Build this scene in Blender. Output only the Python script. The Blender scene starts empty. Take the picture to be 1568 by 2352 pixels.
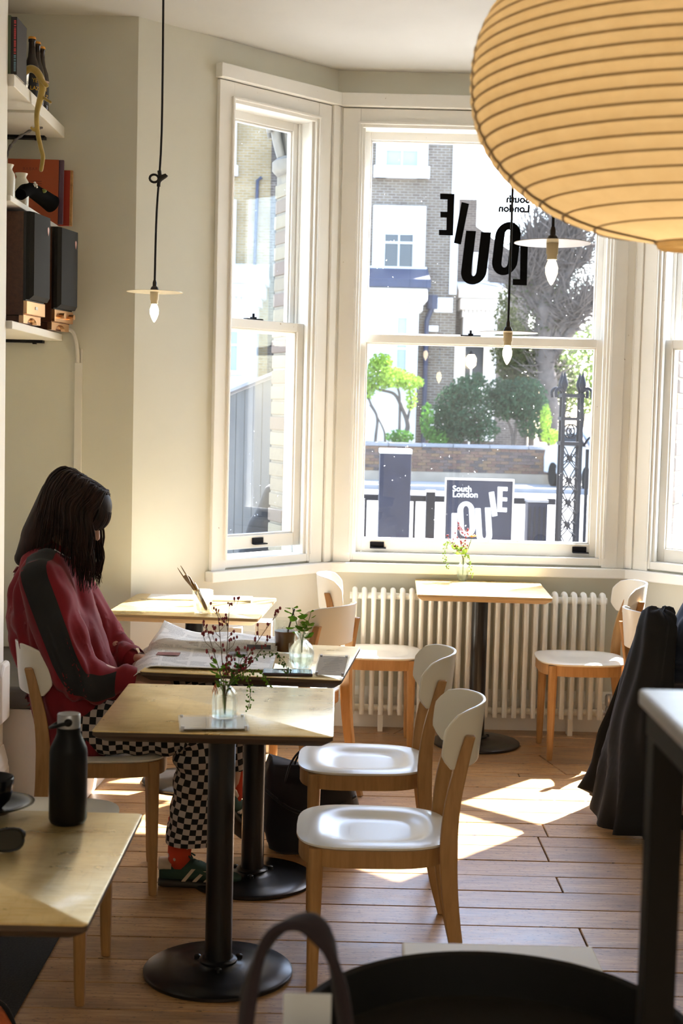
import bpy, bmesh, random
from math import *
from mathutils import Vector, Matrix, noise
from mathutils.bvhtree import BVHTree

S = bpy.context.scene
COL = S.collection
random.seed(7)

# ------------------------------------------------------------------ camera
F_PX, CAM_H, ROLL = 3267.0, 1.57, 0.0245
PITCH = atan((1176 - 940) / F_PX)
cr, sr, cp, sp = cos(ROLL), sin(ROLL), cos(PITCH), sin(PITCH)
cam = bpy.data.cameras.new('camera')
cam.lens = 50.0
cam.sensor_fit = 'VERTICAL'
cam.sensor_height = 36.0 * (2352 / 36.0 * 50 / F_PX)
cam.clip_start = 0.05
cam.clip_end = 300
camo = bpy.data.objects.new('camera', cam)
COL.objects.link(camo)
R0, U0, FW = Vector((1, 0, 0)), Vector((0, sp, cp)), Vector((0, cp, -sp))
xa = R0 * cr + U0 * sr
ya = -R0 * sr + U0 * cr
za = -FW
camo.matrix_world = Matrix(((xa.x, ya.x, za.x, 0), (xa.y, ya.y, za.y, 0), (xa.z, ya.z, za.z, CAM_H), (0, 0, 0, 1)))
S.camera = camo
cam.dof.use_dof = True
cam.dof.focus_distance = 5.0
cam.dof.aperture_fstop = 7.0

# ------------------------------------------------------------------ world, sun, lights, exposure
SUN_EL, SUN_AZ = radians(47.5), radians(40.5)          # azimuth measured from +Y towards +X
w = bpy.data.worlds.new('world')
S.world = w
w.use_nodes = True
wn, wl = w.node_tree.nodes, w.node_tree.links
sky = wn.new('ShaderNodeTexSky')
sky.sky_type = 'NISHITA'
sky.sun_disc = False
sky.sun_elevation = SUN_EL
sky.sun_rotation = SUN_AZ
sky.air_density = 1.0
sky.dust_density = 1.0
sky.ozone_density = 1.0
wl.new(sky.outputs[0], wn['Background'].inputs[0])
wn['Background'].inputs[1].default_value = 0.33
sun = bpy.data.lights.new('sun', 'SUN')
sun.energy = 13.0
sun.angle = radians(0.6)
sun.color = (1, .97, .93)
suno = bpy.data.objects.new('sun', sun)
COL.objects.link(suno)
sd = Vector((-sin(SUN_AZ) * cos(SUN_EL), -cos(SUN_AZ) * cos(SUN_EL), -sin(SUN_EL)))
suno.rotation_euler = sd.to_track_quat('-Z', 'Y').to_euler()
suno.location = (3, 6, 9)
# added fill light behind the camera, no known fitting, brightens the interior
ar = bpy.data.lights.new('rear_room_light', 'AREA')
ar.shape = 'RECTANGLE'
ar.size, ar.size_y = 2.2, 1.2
ar.energy = 26
ar.color = (1, .92, .78)
aro = bpy.data.objects.new('rear_room_light', ar)
COL.objects.link(aro)
aro.location = (0.9, -1.8, 3.12)
aro.rotation_euler = (radians(-12), 0, 0)
S.view_settings.view_transform = 'Standard'
S.view_settings.look = 'None'
S.view_settings.gamma = 1
S.view_settings.use_curve_mapping = False
S.view_settings.exposure = 2.2
S.cycles.transparent_max_bounces = 24
S.cycles.max_bounces = 12
S.cycles.diffuse_bounces = 6


def ray(px, py):
    x, y = px - 784, 1176 - py
    cx, cy = x * cr - y * sr, x * sr + y * cr
    return Vector((cx, cy * sp + F_PX * cp, cy * cp - F_PX * sp))


def at(px, py, Y):
    d = ray(px, py)
    return Vector((0, 0, CAM_H)) + d * (Y / d.y)


# ------------------------------------------------------------------ mesh helpers
class MB:
    def __init__(s):
        s.v, s.f, s.uv, s.mi = [], [], {}, {}

    def add(s, vs, fs, M=None, mi=0):
        o = len(s.v)
        if M is not None:
            vs = [M @ Vector(v) for v in vs]
        s.v += [tuple(v) for v in vs]
        for f in fs:
            if mi:
                s.mi[len(s.f)] = mi
            s.f.append(tuple(i + o for i in f))
        return s

    def box(s, x0, x1, y0, y1, z0, z1, M=None, mi=0):
        return s.add([(x0, y0, z0), (x1, y0, z0), (x1, y1, z0), (x0, y1, z0), (x0, y0, z1), (x1, y0, z1), (x1, y1, z1), (x0, y1, z1)],
                     [(0, 3, 2, 1), (4, 5, 6, 7), (0, 1, 5, 4), (1, 2, 6, 5), (2, 3, 7, 6), (3, 0, 4, 7)], M, mi)

    def loft(s, rings, cap=(True, True), closed=False, M=None, mi=0, wrap=True):
        n = len(rings[0])
        vs = [p for r in rings for p in r]
        fs = []
        m = len(rings)
        for i in range(m if closed else m - 1):
            a, b = i * n, ((i + 1) % m) * n
            for j in range(n if wrap else n - 1):
                k = (j + 1) % n
                fs.append((a + j, a + k, b + k, b + j))
        if not closed and wrap:
            if cap[0]:
                fs.append(tuple(range(n - 1, -1, -1)))
            if cap[1]:
                fs.append(tuple((m - 1) * n + j for j in range(n)))
        return s.add(vs, fs, M, mi)

    def tube(s, path, rad, n=8, cap=(True, True), M=None, mi=0, flat=1.0):
        P = [Vector(p) for p in path]
        if not hasattr(rad, '__len__'):
            rad = [rad] * len(P)
        T = []
        for i in range(len(P)):
            t = P[min(i + 1, len(P) - 1)] - P[max(i - 1, 0)]
            T.append(t.normalized() if t.length > 1e-9 else Vector((0, 0, 1)))
        up = Vector((0, 0, 1)) if abs(T[0].z) < .9 else Vector((1, 0, 0))
        a = T[0].cross(up).normalized()
        rings = []
        for i, p in enumerate(P):
            a = (a - T[i] * a.dot(T[i]))
            a = a.normalized() if a.length > 1e-6 else T[i].orthogonal().normalized()
            b = T[i].cross(a)
            rings.append([p + (a * cos(2 * pi * k / n) + b * sin(2 * pi * k / n) * flat) * rad[i] for k in range(n)])
        return s.loft(rings, cap, M=M, mi=mi)

    def lathe(s, prof, n=24, c=(0, 0, 0), cap=(True, True), M=None, mi=0):
        c = Vector(c)
        rings = [[c + Vector((max(r, 1e-4) * cos(2 * pi * k / n), max(r, 1e-4) * sin(2 * pi * k / n), z)) for k in range(n)] for r, z in prof]
        return s.loft(rings, cap, M=M, mi=mi)

    def prism(s, poly, h0, h1, fn=None, M=None, mi=0):
        fn = fn or (lambda a, b, h: (a, b, h))
        n = len(poly)
        vs = [fn(a, b, h0) for a, b in poly] + [fn(a, b, h1) for a, b in poly]
        fs = [tuple(range(n - 1, -1, -1)), tuple(range(n, 2 * n))] + [(i, (i + 1) % n, n + (i + 1) % n, n + i) for i in range(n)]
        return s.add(vs, fs, M, mi)

    def ball(s, c, r, n=12, m=8, M=None, mi=0):
        if not hasattr(r, '__len__'):
            r = (r, r, r)
        c = Vector(c)
        rings = []
        for i in range(m + 1):
            t = -pi / 2 + pi * i / m
            q = max(cos(t), .02)
            rings.append([c + Vector((r[0] * q * cos(2 * pi * k / n), r[1] * q * sin(2 * pi * k / n), r[2] * sin(t))) for k in range(n)])
        return s.loft(rings, M=M, mi=mi)

    def cone(s, p0, r0, p1, r1, n=16, m=5):
        p0, p1 = Vector(p0), Vector(p1)
        t = (p1 - p0)
        t = t.normalized() if t.length > 1e-6 else Vector((0, 0, 1))
        a = t.orthogonal().normalized()
        b = t.cross(a)
        rings = []
        for p, r, sg in ((p0, r0, 0), (p1, r1, 1)):
            for i in range(m + 1):
                th = (-pi / 2 + pi / 2 * i / m) if sg == 0 else pi / 2 * i / m
                q = max(cos(th), .03) * r
                rings.append([p + t * (r * sin(th)) + (a * cos(2 * pi * k / n) + b * sin(2 * pi * k / n)) * q for k in range(n)])
        return s.loft(rings)

    def build(s, name, mat, parent=None, smooth=None, bevel=0, loc=None, rotz=0, seg=2, uvs=None):
        me = bpy.data.meshes.new(name)
        me.from_pydata(s.v, [], s.f)
        bm = bmesh.new()
        bm.from_mesh(me)
        bmesh.ops.recalc_face_normals(bm, faces=bm.faces)
        bm.to_mesh(me)
        bm.free()
        mats = mat if isinstance(mat, (list, tuple)) else [mat]
        for m in mats:
            me.materials.append(m)
        if s.mi:
            for k, v in s.mi.items():
                me.polygons[k].material_index = v
        if uvs is not None:
            ul = me.uv_layers.new(name='UVMap')
            for p in me.polygons:
                for li in p.loop_indices:
                    ul.data[li].uv = uvs[me.loops[li].vertex_index]
        if smooth:
            me.polygons.foreach_set('use_smooth', [True] * len(me.polygons))
            if smooth < 180:
                me.set_sharp_from_angle(angle=radians(smooth))
        return link(name, me, parent, bevel, loc, rotz, seg)


def link(name, me, parent=None, bevel=0, loc=None, rotz=0, seg=2):
    o = bpy.data.objects.new(name, me)
    COL.objects.link(o)
    if parent is not None:
        o.parent = parent
    if loc is not None:
        o.location = loc
    if rotz:
        o.rotation_euler = (0, 0, rotz)
    if bevel:
        b = o.modifiers.new('bevel', 'BEVEL')
        b.width, b.segments, b.limit_method, b.angle_limit = bevel, seg, 'ANGLE', radians(40)
    return o


def tag(o, label=None, cat=None, group=None, kind=None):
    if label:
        o['label'] = label
    if cat:
        o['category'] = cat
    if group:
        o['group'] = group
    if kind:
        o['kind'] = kind
    return o


def thing(name, label, cat, loc=(0, 0, 0), rotz=0, group=None, kind=None):
    o = bpy.data.objects.new(name, None)
    COL.objects.link(o)
    o.empty_display_size = .05
    o.location = loc
    o.rotation_euler = (0, 0, rotz)
    return tag(o, label, cat, group, kind)


def structure(o):
    o['kind'] = 'structure'
    return o


def copy_tree(o, parent=None):
    c = o.copy()
    COL.objects.link(c)
    c.parent = parent
    for ch in [x for x in COL.objects if x.parent == o]:
        copy_tree(ch, c)
    return c


def dup(o, label, loc, rotz, kids):
    c = o.copy()
    COL.objects.link(c)
    c.location = loc
    c.rotation_euler = (0, 0, rotz)
    if label:
        c['label'] = label
    for k in kids:
        d = k.copy()
        COL.objects.link(d)
        d.parent = c
    return c


def bake(o):
    dg = bpy.context.evaluated_depsgraph_get()
    me = bpy.data.meshes.new_from_object(o.evaluated_get(dg))
    o.modifiers.clear()
    o.data = me
    return o


def blob(name, mb, voxel, mat, parent=None, iters=6, fold=None, ratio=None):
    o = mb.build(name, mat, parent)
    r = o.modifiers.new('r', 'REMESH')
    r.mode, r.voxel_size = 'VOXEL', voxel
    sm = o.modifiers.new('s', 'SMOOTH')
    sm.factor, sm.iterations = .5, iters
    bake(o)
    me = o.data
    if fold:
        for v in me.vertices:
            v.co += v.normal * fold(v.co)
    me.polygons.foreach_set('use_smooth', [True] * len(me.polygons))
    if ratio:
        d = o.modifiers.new('d', 'DECIMATE')
        d.ratio = ratio
        bake(o)
    return o


def text_mesh(name, body, size, mat, M, parent=None, ext=.001, align='LEFT', spacing=1.0, width=1.0, line=1.0, bold=0):
    cu = bpy.data.curves.new(name, 'FONT')
    cu.body, cu.size, cu.extrude = body, size, ext
    cu.align_x = align
    cu.space_character, cu.space_line = spacing, line
    cu.offset = bold
    cu.resolution_u = 3
    o = bpy.data.objects.new(name + '_curve', cu)
    COL.objects.link(o)
    dg = bpy.context.evaluated_depsgraph_get()
    me = bpy.data.meshes.new_from_object(o.evaluated_get(dg))
    bpy.data.objects.remove(o)
    me.transform(M @ Matrix.Diagonal((width, 1, 1, 1)))
    me.materials.clear()
    me.materials.append(mat)
    return link(name, me, parent)


def catmull(pts, k=6):
    P = [Vector(p) for p in pts]
    out = []
    for i in range(len(P) - 1):
        p0, p1, p2, p3 = P[max(i - 1, 0)], P[i], P[i + 1], P[min(i + 2, len(P) - 1)]
        for j in range(k):
            t = j / k
            out.append(.5 * (2 * p1 + (p2 - p0) * t + (2 * p0 - 5 * p1 + 4 * p2 - p3) * t * t + (3 * p1 - p0 - 3 * p2 + p3) * t ** 3))
    out.append(P[-1])
    return out


def lerp(a, b, t):
    return a + (b - a) * t


def interp(xs, ys, x):
    if x <= xs[0]:
        return ys[0]
    for i in range(len(xs) - 1):
        if x <= xs[i + 1]:
            t = (x - xs[i]) / (xs[i + 1] - xs[i])
            return ys[i] + (ys[i + 1] - ys[i]) * t
    return ys[-1]


# ------------------------------------------------------------------ materials
class NT:
    def __init__(s, name):
        s.m = bpy.data.materials.new(name)
        s.m.use_nodes = True
        s.n, s.l = s.m.node_tree.nodes, s.m.node_tree.links
        s.b = s.n['Principled BSDF']
        s.out = s.n['Material Output']

    def new(s, t, **k):
        nd = s.n.new(t)
        for a, b in k.items():
            setattr(nd, a, b)
        return nd

    def set(s, **k):
        for a, b in k.items():
            a = a.replace('_', ' ')
            i = s.b.inputs[a]
            if hasattr(b, 'links') or hasattr(b, 'is_linked'):
                s.l.new(b, i)
            else:
                i.default_value = (*b, 1) if hasattr(b, '__len__') and len(b) == 3 and i.type == 'RGBA' else b
        return s

    def coord(s, kind='Object', scale=(1, 1, 1), rot=(0, 0, 0)):
        tc = s.new('ShaderNodeTexCoord')
        mp = s.new('ShaderNodeMapping')
        mp.inputs['Scale'].default_value = scale
        mp.inputs['Rotation'].default_value = rot
        s.l.new(tc.outputs[kind], mp.inputs['Vector'])
        return mp.outputs[0]

    def noise(s, vec, scale=5, detail=4, rough=.55, dist=0):
        nd = s.new('ShaderNodeTexNoise')
        nd.inputs['Scale'].default_value = scale
        nd.inputs['Detail'].default_value = detail
        nd.inputs['Roughness'].default_value = rough
        nd.inputs['Distortion'].default_value = dist
        if vec is not None:
            s.l.new(vec, nd.inputs['Vector'])
        return nd.outputs[0]

    def ramp(s, fac, stops, interp='LINEAR'):
        nd = s.new('ShaderNodeValToRGB')
        cr_ = nd.color_ramp
        cr_.interpolation = interp
        while len(cr_.elements) < len(stops):
            cr_.elements.new(.5)
        for e, (p, c) in zip(cr_.elements, stops):
            e.position = p
            e.color = (*c, 1) if hasattr(c, '__len__') else (c, c, c, 1)
        s.l.new(fac, nd.inputs[0])
        return nd.outputs[0]

    def mix(s, fac, a, b, mode='MIX'):
        nd = s.new('ShaderNodeMix', data_type='RGBA', blend_type=mode)
        for i, v in ((0, fac), (6, a), (7, b)):
            if hasattr(v, 'is_linked'):
                s.l.new(v, nd.inputs[i])
            elif hasattr(v, '__len__'):
                nd.inputs[i].default_value = (*v, 1)
            else:
                nd.inputs[i].default_value = v
        return nd.outputs[2]

    def math(s, op, a, b=0.0):
        nd = s.new('ShaderNodeMath', operation=op)
        for i, v in ((0, a), (1, b)):
            if hasattr(v, 'is_linked'):
                s.l.new(v, nd.inputs[i])
            else:
                nd.inputs[i].default_value = v
        return nd.outputs[0]

    def bump(s, h, strength=.2, dist=.002):
        nd = s.new('ShaderNodeBump')
        nd.inputs['Strength'].default_value = strength
        nd.inputs['Distance'].default_value = dist
        s.l.new(h, nd.inputs['Height'])
        s.l.new(nd.outputs[0], s.b.inputs['Normal'])
        return s


def plain(name, c, rough=.5, metal=0.0, var=.0, scale=20, bump=0, **k):
    t = NT(name)
    t.set(Roughness=rough, Metallic=metal, **k)
    if var or bump:
        nz = t.noise(t.coord(), scale, 5)
        if var:
            t.set(Base_Color=t.ramp(nz, [(.25, tuple(x * (1 - var) for x in c)), (.75, tuple(min(1, x * (1 + var)) for x in c))]))
        else:
            t.set(Base_Color=c)
        if bump:
            t.bump(nz, bump, .003)
    else:
        t.set(Base_Color=c)
    return t.m


def paint(name, c, rough=.55, chips=None):
    t = NT(name)
    v = t.coord()
    n1 = t.noise(v, 1.6, 5)
    n2 = t.noise(v, 90, 3)
    col = t.ramp(n1, [(.3, tuple(x * .94 for x in c)), (.7, tuple(min(1, x * 1.04) for x in c))])
    if chips:
        n3 = t.noise(v, 34, 6, .7)
        col = t.mix(t.ramp(n3, [(.70, 0), (.73, 1)]), col, chips)
    t.set(Base_Color=col, Roughness=rough)
    t.bump(n2, .08, .001)
    return t.m


M = {}
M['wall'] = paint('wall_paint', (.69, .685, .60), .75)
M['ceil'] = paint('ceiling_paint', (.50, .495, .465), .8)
M['trim'] = paint('trim_paint', (.89, .885, .85), .38, (.33, .25, .17))
M['rad'] = paint('radiator_paint', (.88, .86, .78), .38, (.45, .3, .18))
M['white'] = paint('white_paint', (.78, .76, .70), .5)
M['cream'] = plain('cream_plastic', (.80, .765, .66), .30, var=.015, scale=4, Coat_Weight=.25, Coat_Roughness=.15)
M['black'] = plain('black_powder_coat', (.006, .006, .0065), .28, var=.2, scale=200, bump=.03)
M['black_matte'] = plain('black_matte', (.006, .006, .006), .6, Specular_IOR_Level=.25)
M['steel'] = plain('steel', (.55, .55, .56), .28, 1.0)
M['brush'] = plain('brushed_steel', (.30, .30, .31), .36, 1.0, var=.08, scale=60)
M['brass'] = plain('copper_trim', (.72, .42, .22), .28, 1.0)
M['cord'] = plain('black_cord', (.01, .01, .01), .7)
M['brown_bakelite'] = plain('dark_bakelite', (.03, .02, .015), .35)
M['porcelain'] = plain('porcelain', (.62, .55, .40), .35)
M['black_glaze'] = plain('black_glaze', (.005, .005, .006), .2, Specular_IOR_Level=.3)
M['dark_cushion'] = plain('grey_vinyl', (.085, .078, .070), .45, var=.2, scale=12, bump=.1)
M['mat'] = plain('dark_mat', (.018, .018, .017), .95, var=.6, scale=160, bump=.6)
M['skin'] = plain('skin', (.58, .34, .25), .5, var=.05, scale=15, Subsurface_Weight=.15, Subsurface_Radius=(.02, .008, .004))
M['paper'] = plain('white_paper', (.80, .79, .76), .7)
M['ceramic'] = plain('cream_ceramic', (.74, .70, .58), .25, var=.06, scale=8)
M['lace'] = plain('dark_lace', (.02, .05, .035), .7)
M['amber'] = plain('brown_bottle_glass', (.022, .012, .007), .12)
M['tan'] = plain('tan_suede', (.55, .43, .30), .85)
M['green_suede'] = plain('green_suede', (.022, .055, .034), .85, var=.15, scale=90)
M['gum'] = plain('dark_gum_sole', (.03, .026, .018), .6)
M['leaf'] = plain('leaf_green', (.10, .26, .025), .45, var=.35, scale=14, Transmission_Weight=0.0)
M['stem'] = plain('stem_green', (.12, .19, .045), .6)
M['bud'] = plain('dark_red_bud', (.24, .022, .035), .6, var=.3, scale=60)
M['orange'] = plain('orange_petal', (.85, .22, .03), .6, var=.2, scale=60)


def leafmat(name, c, tr=.45):
    t = NT(name)
    n = t.noise(t.coord('Object'), 9, 3)
    col = t.ramp(n, [(.3, tuple(x * .6 for x in c)), (.7, tuple(min(1, x * 1.35) for x in c))])
    d = t.new('ShaderNodeBsdfDiffuse')
    g = t.new('ShaderNodeBsdfTranslucent')
    t.l.new(col, d.inputs[0])
    t.l.new(col, g.inputs[0])
    mx = t.new('ShaderNodeMixShader')
    mx.inputs[0].default_value = tr
    t.l.new(d.outputs[0], mx.inputs[1])
    t.l.new(g.outputs[0], mx.inputs[2])
    t.l.new(mx.outputs[0], t.out.inputs[0])
    return t.m


M['leaf'] = leafmat('leaf_green', (.16, .34, .03))
M['leaf_dark'] = leafmat('leaf_dark', (.07, .17, .03), .3)
M['leaf_pale'] = leafmat('leaf_pale', (.25, .38, .06))
M['hedge'] = leafmat('bush_leaf', (.036, .072, .038), .3)
M['hedge_b'] = leafmat('ivy_leaf', (.05, .062, .024), .3)
M['far_leaf'] = leafmat('far_leaf', (.20, .26, .09), .5)
M['bark'] = plain('bark', (.075, .06, .052), .9, var=.3, scale=6, bump=.5)


def glass(name, tint=(1, 1, 1), haze=0.0, specks=False, rough=.0):
    t = NT(name)
    tr = t.new('ShaderNodeBsdfTransparent')
    tr.inputs[0].default_value = (*tint, 1)
    gl = t.new('ShaderNodeBsdfGlossy')
    gl.inputs['Roughness'].default_value = rough
    fr = t.new('ShaderNodeFresnel')
    geo = t.new('ShaderNodeNewGeometry')           # thin sheet: same reflectance from both faces
    t.l.new(t.math('SUBTRACT', 1.45, t.math('MULTIPLY', geo.outputs['Backfacing'], 1.45 - 1 / 1.45)), fr.inputs[0])
    mx = t.new('ShaderNodeMixShader')
    t.l.new(fr.outputs[0], mx.inputs[0])
    t.l.new(tr.outputs[0], mx.inputs[1])
    t.l.new(gl.outputs[0], mx.inputs[2])
    last = mx.outputs[0]
    if haze or specks:
        df = t.new('ShaderNodeBsdfTranslucent')
        df.inputs[0].default_value = (.95, .95, .97, 1)
        v = t.coord()
        f = t.math('MULTIPLY', t.ramp(t.noise(v, 2.2, 6, .65), [(.3, .35), (.8, 1)]), haze)
        if specks:
            f = t.math('MAXIMUM', f, t.math('MULTIPLY', t.ramp(t.noise(v, 60, 2, .5), [(.755, 0), (.78, 1)]), .5))
        m2 = t.new('ShaderNodeMixShader')
        t.l.new(f, m2.inputs[0])
        t.l.new(last, m2.inputs[1])
        t.l.new(df.outputs[0], m2.inputs[2])
        last = m2.outputs[0]
    t.l.new(last, t.out.inputs[0])
    return t.m


M['pane'] = glass('window_glass', haze=.0042, specks=True)  # even veil imitates glare in the panes; the specks are dust
M['glass'] = glass('clear_glass', (.96, .98, .97))
def solid_glass(name, c):
    t = NT(name)
    g = t.new('ShaderNodeBsdfGlass')
    g.inputs['Color'].default_value = (*c, 1)
    g.inputs['IOR'].default_value = 1.42
    tr = t.new('ShaderNodeBsdfTransparent')
    mx = t.new('ShaderNodeMixShader')
    mx.inputs[0].default_value = .45
    t.l.new(g.outputs[0], mx.inputs[1])
    t.l.new(tr.outputs[0], mx.inputs[2])
    t.l.new(mx.outputs[0], t.out.inputs[0])
    return t.m


M['vase'] = solid_glass('vase_glass', (.97, .99, .98))
M['acrylic'] = glass('acrylic', (.95, .95, .96), haze=.08)
M['water'] = glass('water', (.90, .96, .94))


def wood(name, c1, c2, rough=.4, scale=(1, 1, 1), rnd=False, coat=0.0):
    t = NT(name)
    v = t.coord('Object', scale)
    n = t.noise(v, 9, 6, .6, .3)
    col = t.ramp(n, [(.3, c1), (.7, c2)])
    if rnd:
        oi = t.new('ShaderNodeObjectInfo')
        col = t.mix(t.math('MULTIPLY', oi.outputs['Random'], .5), col, tuple(x * .75 for x in c1))
    t.set(Base_Color=col, Roughness=rough, Coat_Weight=coat, Coat_Roughness=.2)
    t.bump(n, .08, .001)
    return t.m


M['beech'] = wood('beech', (.33, .165, .052), (.47, .26, .098), .42, (6, 6, .7))
M['walnut'] = wood('walnut', (.060, .022, .012), (.12, .045, .022), .32, (7, 1.2, 7))
M['ply'] = wood('plywood_edge', (.040, .024, .012), (.11, .066, .034), .6, (1, 1, 30))  # plywood darkened in colour to look backlit on the front tables
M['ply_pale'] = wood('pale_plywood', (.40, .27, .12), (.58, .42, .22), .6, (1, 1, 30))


def floor_mat():
    t = NT('floorboards')
    oi = t.new('ShaderNodeObjectInfo')
    tc = t.new('ShaderNodeTexCoord')
    add = t.new('ShaderNodeVectorMath', operation='ADD')
    cmb = t.new('ShaderNodeCombineXYZ')
    t.l.new(t.math('MULTIPLY', oi.outputs['Random'], 37.0), cmb.inputs[0])
    t.l.new(t.math('MULTIPLY', oi.outputs['Random'], 91.0), cmb.inputs[1])
    t.l.new(tc.outputs['Object'], add.inputs[0])
    t.l.new(cmb.outputs[0], add.inputs[1])

    def mp(sc):
        m = t.new('ShaderNodeMapping')
        m.inputs['Scale'].default_value = sc
        t.l.new(add.outputs[0], m.inputs['Vector'])
        return m.outputs[0]
    grain = t.noise(mp((1.5, 22, 1)), 4, 7, .65, .4)
    blot = t.noise(mp((1.2, 3, 1)), 2.2, 4, .6)
    marks = t.noise(mp((14, 55, 1)), 3, 3, .55)
    pits = t.noise(mp((60, 120, 1)), 1.0, 2, .5)
    col = t.ramp(grain, [(.28, (.22, .105, .038)), (.5, (.50, .285, .118)), (.75, (.68, .45, .225))])
    col = t.mix(t.math('MULTIPLY', oi.outputs['Random'], .42), col, (.25, .13, .055))
    col = t.mix(t.ramp(blot, [(.36, .55), (.55, 0)]), col, (.17, .085, .04))
    dk = t.math('MAXIMUM', t.ramp(marks, [(.625, 0), (.68, .9)]), t.ramp(pits, [(.67, 0), (.72, .85)]))
    col = t.mix(dk, col, (.045, .026, .015))
    t.set(Base_Color=col, Roughness=t.ramp(blot, [(.3, .34), (.7, .48)]), Coat_Weight=.35, Coat_Roughness=.30)
    hgt = t.math('SUBTRACT', t.math('MULTIPLY', grain, .35), dk)
    t.bump(hgt, .35, .002)
    return t.m


M['floor'] = floor_mat()
M['gap'] = plain('floor_gap', (.018, .012, .008), .9)


def brass_top():
    t = NT('table_surface')
    v = t.coord('Object')
    oi = t.new('ShaderNodeObjectInfo')
    add = t.new('ShaderNodeVectorMath', operation='ADD')
    cmb = t.new('ShaderNodeCombineXYZ')
    t.l.new(t.math('MULTIPLY', oi.outputs['Random'], 9.0), cmb.inputs[0])
    t.l.new(v, add.inputs[0])
    t.l.new(cmb.outputs[0], add.inputs[1])

    def mp(sc, rz=0.0):
        m = t.new('ShaderNodeMapping')
        m.inputs['Scale'].default_value = sc
        m.inputs['Rotation'].default_value = (0, 0, rz)
        t.l.new(add.outputs[0], m.inputs['Vector'])
        return m.outputs[0]
    b = t.noise(mp((1, 1.6, 1)), 4.5, 7, .68, .5)
    st = t.noise(mp((3.5, 42, 1)), 4, 6, .7)
    sc = t.noise(mp((9, 1.2, 1), .9), 7, 6, .75, .8)
    col = t.ramp(b, [(.25, (.56, .38, .12)), (.44, (.70, .50, .19)), (.57, (.82, .62, .28)), (.72, (.90, .74, .42))])
    col = t.mix(t.ramp(st, [(.45, .0), (.66, .6)]), col, (.92, .78, .48))
    col = t.mix(t.ramp(sc, [(.54, 0), (.78, .45)]), col, (.46, .32, .11))
    t.set(Base_Color=col, Metallic=.60, Roughness=t.ramp(b, [(.3, .24), (.7, .38)]), Coat_Weight=.12, Coat_Roughness=.08)
    t.bump(st, .06, .001)
    return t.m


M['brass_top'] = brass_top()


def check_mat():
    t = NT('checkerboard_cloth')
    tc = t.new('ShaderNodeTexCoord')
    ck = t.new('ShaderNodeTexChecker')
    ck.inputs['Color1'].default_value = (.50, .43, .38, 1)
    ck.inputs['Color2'].default_value = (.010, .009, .009, 1)
    ck.inputs['Scale'].default_value = 1.0
    t.l.new(tc.outputs['UV'], ck.inputs['Vector'])
    t.set(Base_Color=ck.outputs[0], Roughness=.9)
    return t.m


M['check'] = check_mat()


def cloth(name, c, var=.25, sheen=.3, scale=140):
    t = NT(name)
    v = t.coord()
    n = t.noise(v, scale, 3)
    n2 = t.noise(v, 6, 4)
    col = t.ramp(n2, [(.3, tuple(x * (1 - var) for x in c)), (.7, tuple(min(1, x * (1 + var)) for x in c))])
    t.set(Base_Color=col, Roughness=.9, Sheen_Weight=sheen, Sheen_Roughness=.4)
    t.bump(n, .15, .001)
    return t.m


M['red'] = cloth('red_sweatshirt', (.20, .006, .013), sheen=.12)
M['band'] = cloth('charcoal_band', (.014, .014, .015), sheen=.08)
M['denim'] = cloth('navy_cloth', (.014, .022, .042), sheen=.15)
M['jacket'] = cloth('black_nylon', (.006, .006, .006), sheen=.03)
M['bagc'] = cloth('black_canvas', (.010, .011, .015), sheen=.12)
M['strap'] = cloth('plum_strap', (.014, .006, .008), sheen=.03)
M['plush'] = cloth('plush', (.42, .30, .075), .6, 1.0, 300)
M['blackcap'] = plain('black_felt', (.003, .003, .003), .95, Specular_IOR_Level=.05)


def hair_mat():
    t = NT('dark_brown_hair')
    n = t.noise(t.coord('Object', (1, 1, .2)), 60, 3)
    t.set(Base_Color=t.ramp(n, [(.3, (.006, .003, .0025)), (.7, (.034, .013, .008))]), Roughness=.62, Specular_IOR_Level=.3, Anisotropic=.5)
    return t.m


M['hair'] = hair_mat()


def sock_mat():
    t = NT('orange_sock')
    v = t.coord('Object')
    vo = t.new('ShaderNodeTexVoronoi')
    vo.inputs['Scale'].default_value = 34
    t.l.new(v, vo.inputs['Vector'])
    t.set(Base_Color=t.mix(t.ramp(vo.outputs[0], [(.20, 1), (.26, 0)]), (.60, .055, .016), (.62, .55, .52)), Roughness=.9)
    return t.m


M['sock'] = sock_mat()


def lantern_mat():
    t = NT('lantern_paper')
    n = t.noise(t.coord('Object'), 24, 6, .65)
    col = t.ramp(n, [(.3, (.82, .68, .43)), (.7, (.90, .77, .52))])
    d = t.new('ShaderNodeBsdfDiffuse')
    g = t.new('ShaderNodeBsdfTranslucent')
    t.l.new(col, d.inputs[0])
    t.l.new(col, g.inputs[0])
    mx = t.new('ShaderNodeMixShader')
    mx.inputs[0].default_value = .55
    t.l.new(d.outputs[0], mx.inputs[1])
    t.l.new(g.outputs[0], mx.inputs[2])
    t.l.new(mx.outputs[0], t.out.inputs[0])
    return t.m


M['lantern'] = lantern_mat()
M['lantern_rib'] = plain('bamboo_rib', (.52, .37, .18), .7)


def emit(name, c, s):
    t = NT(name)
    t.set(Base_Color=c, Emission_Color=c, Emission_Strength=s, Roughness=.3)
    return t.m


M['bulb'] = emit('lit_bulb', (1, .78, .45), 4.0)


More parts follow.
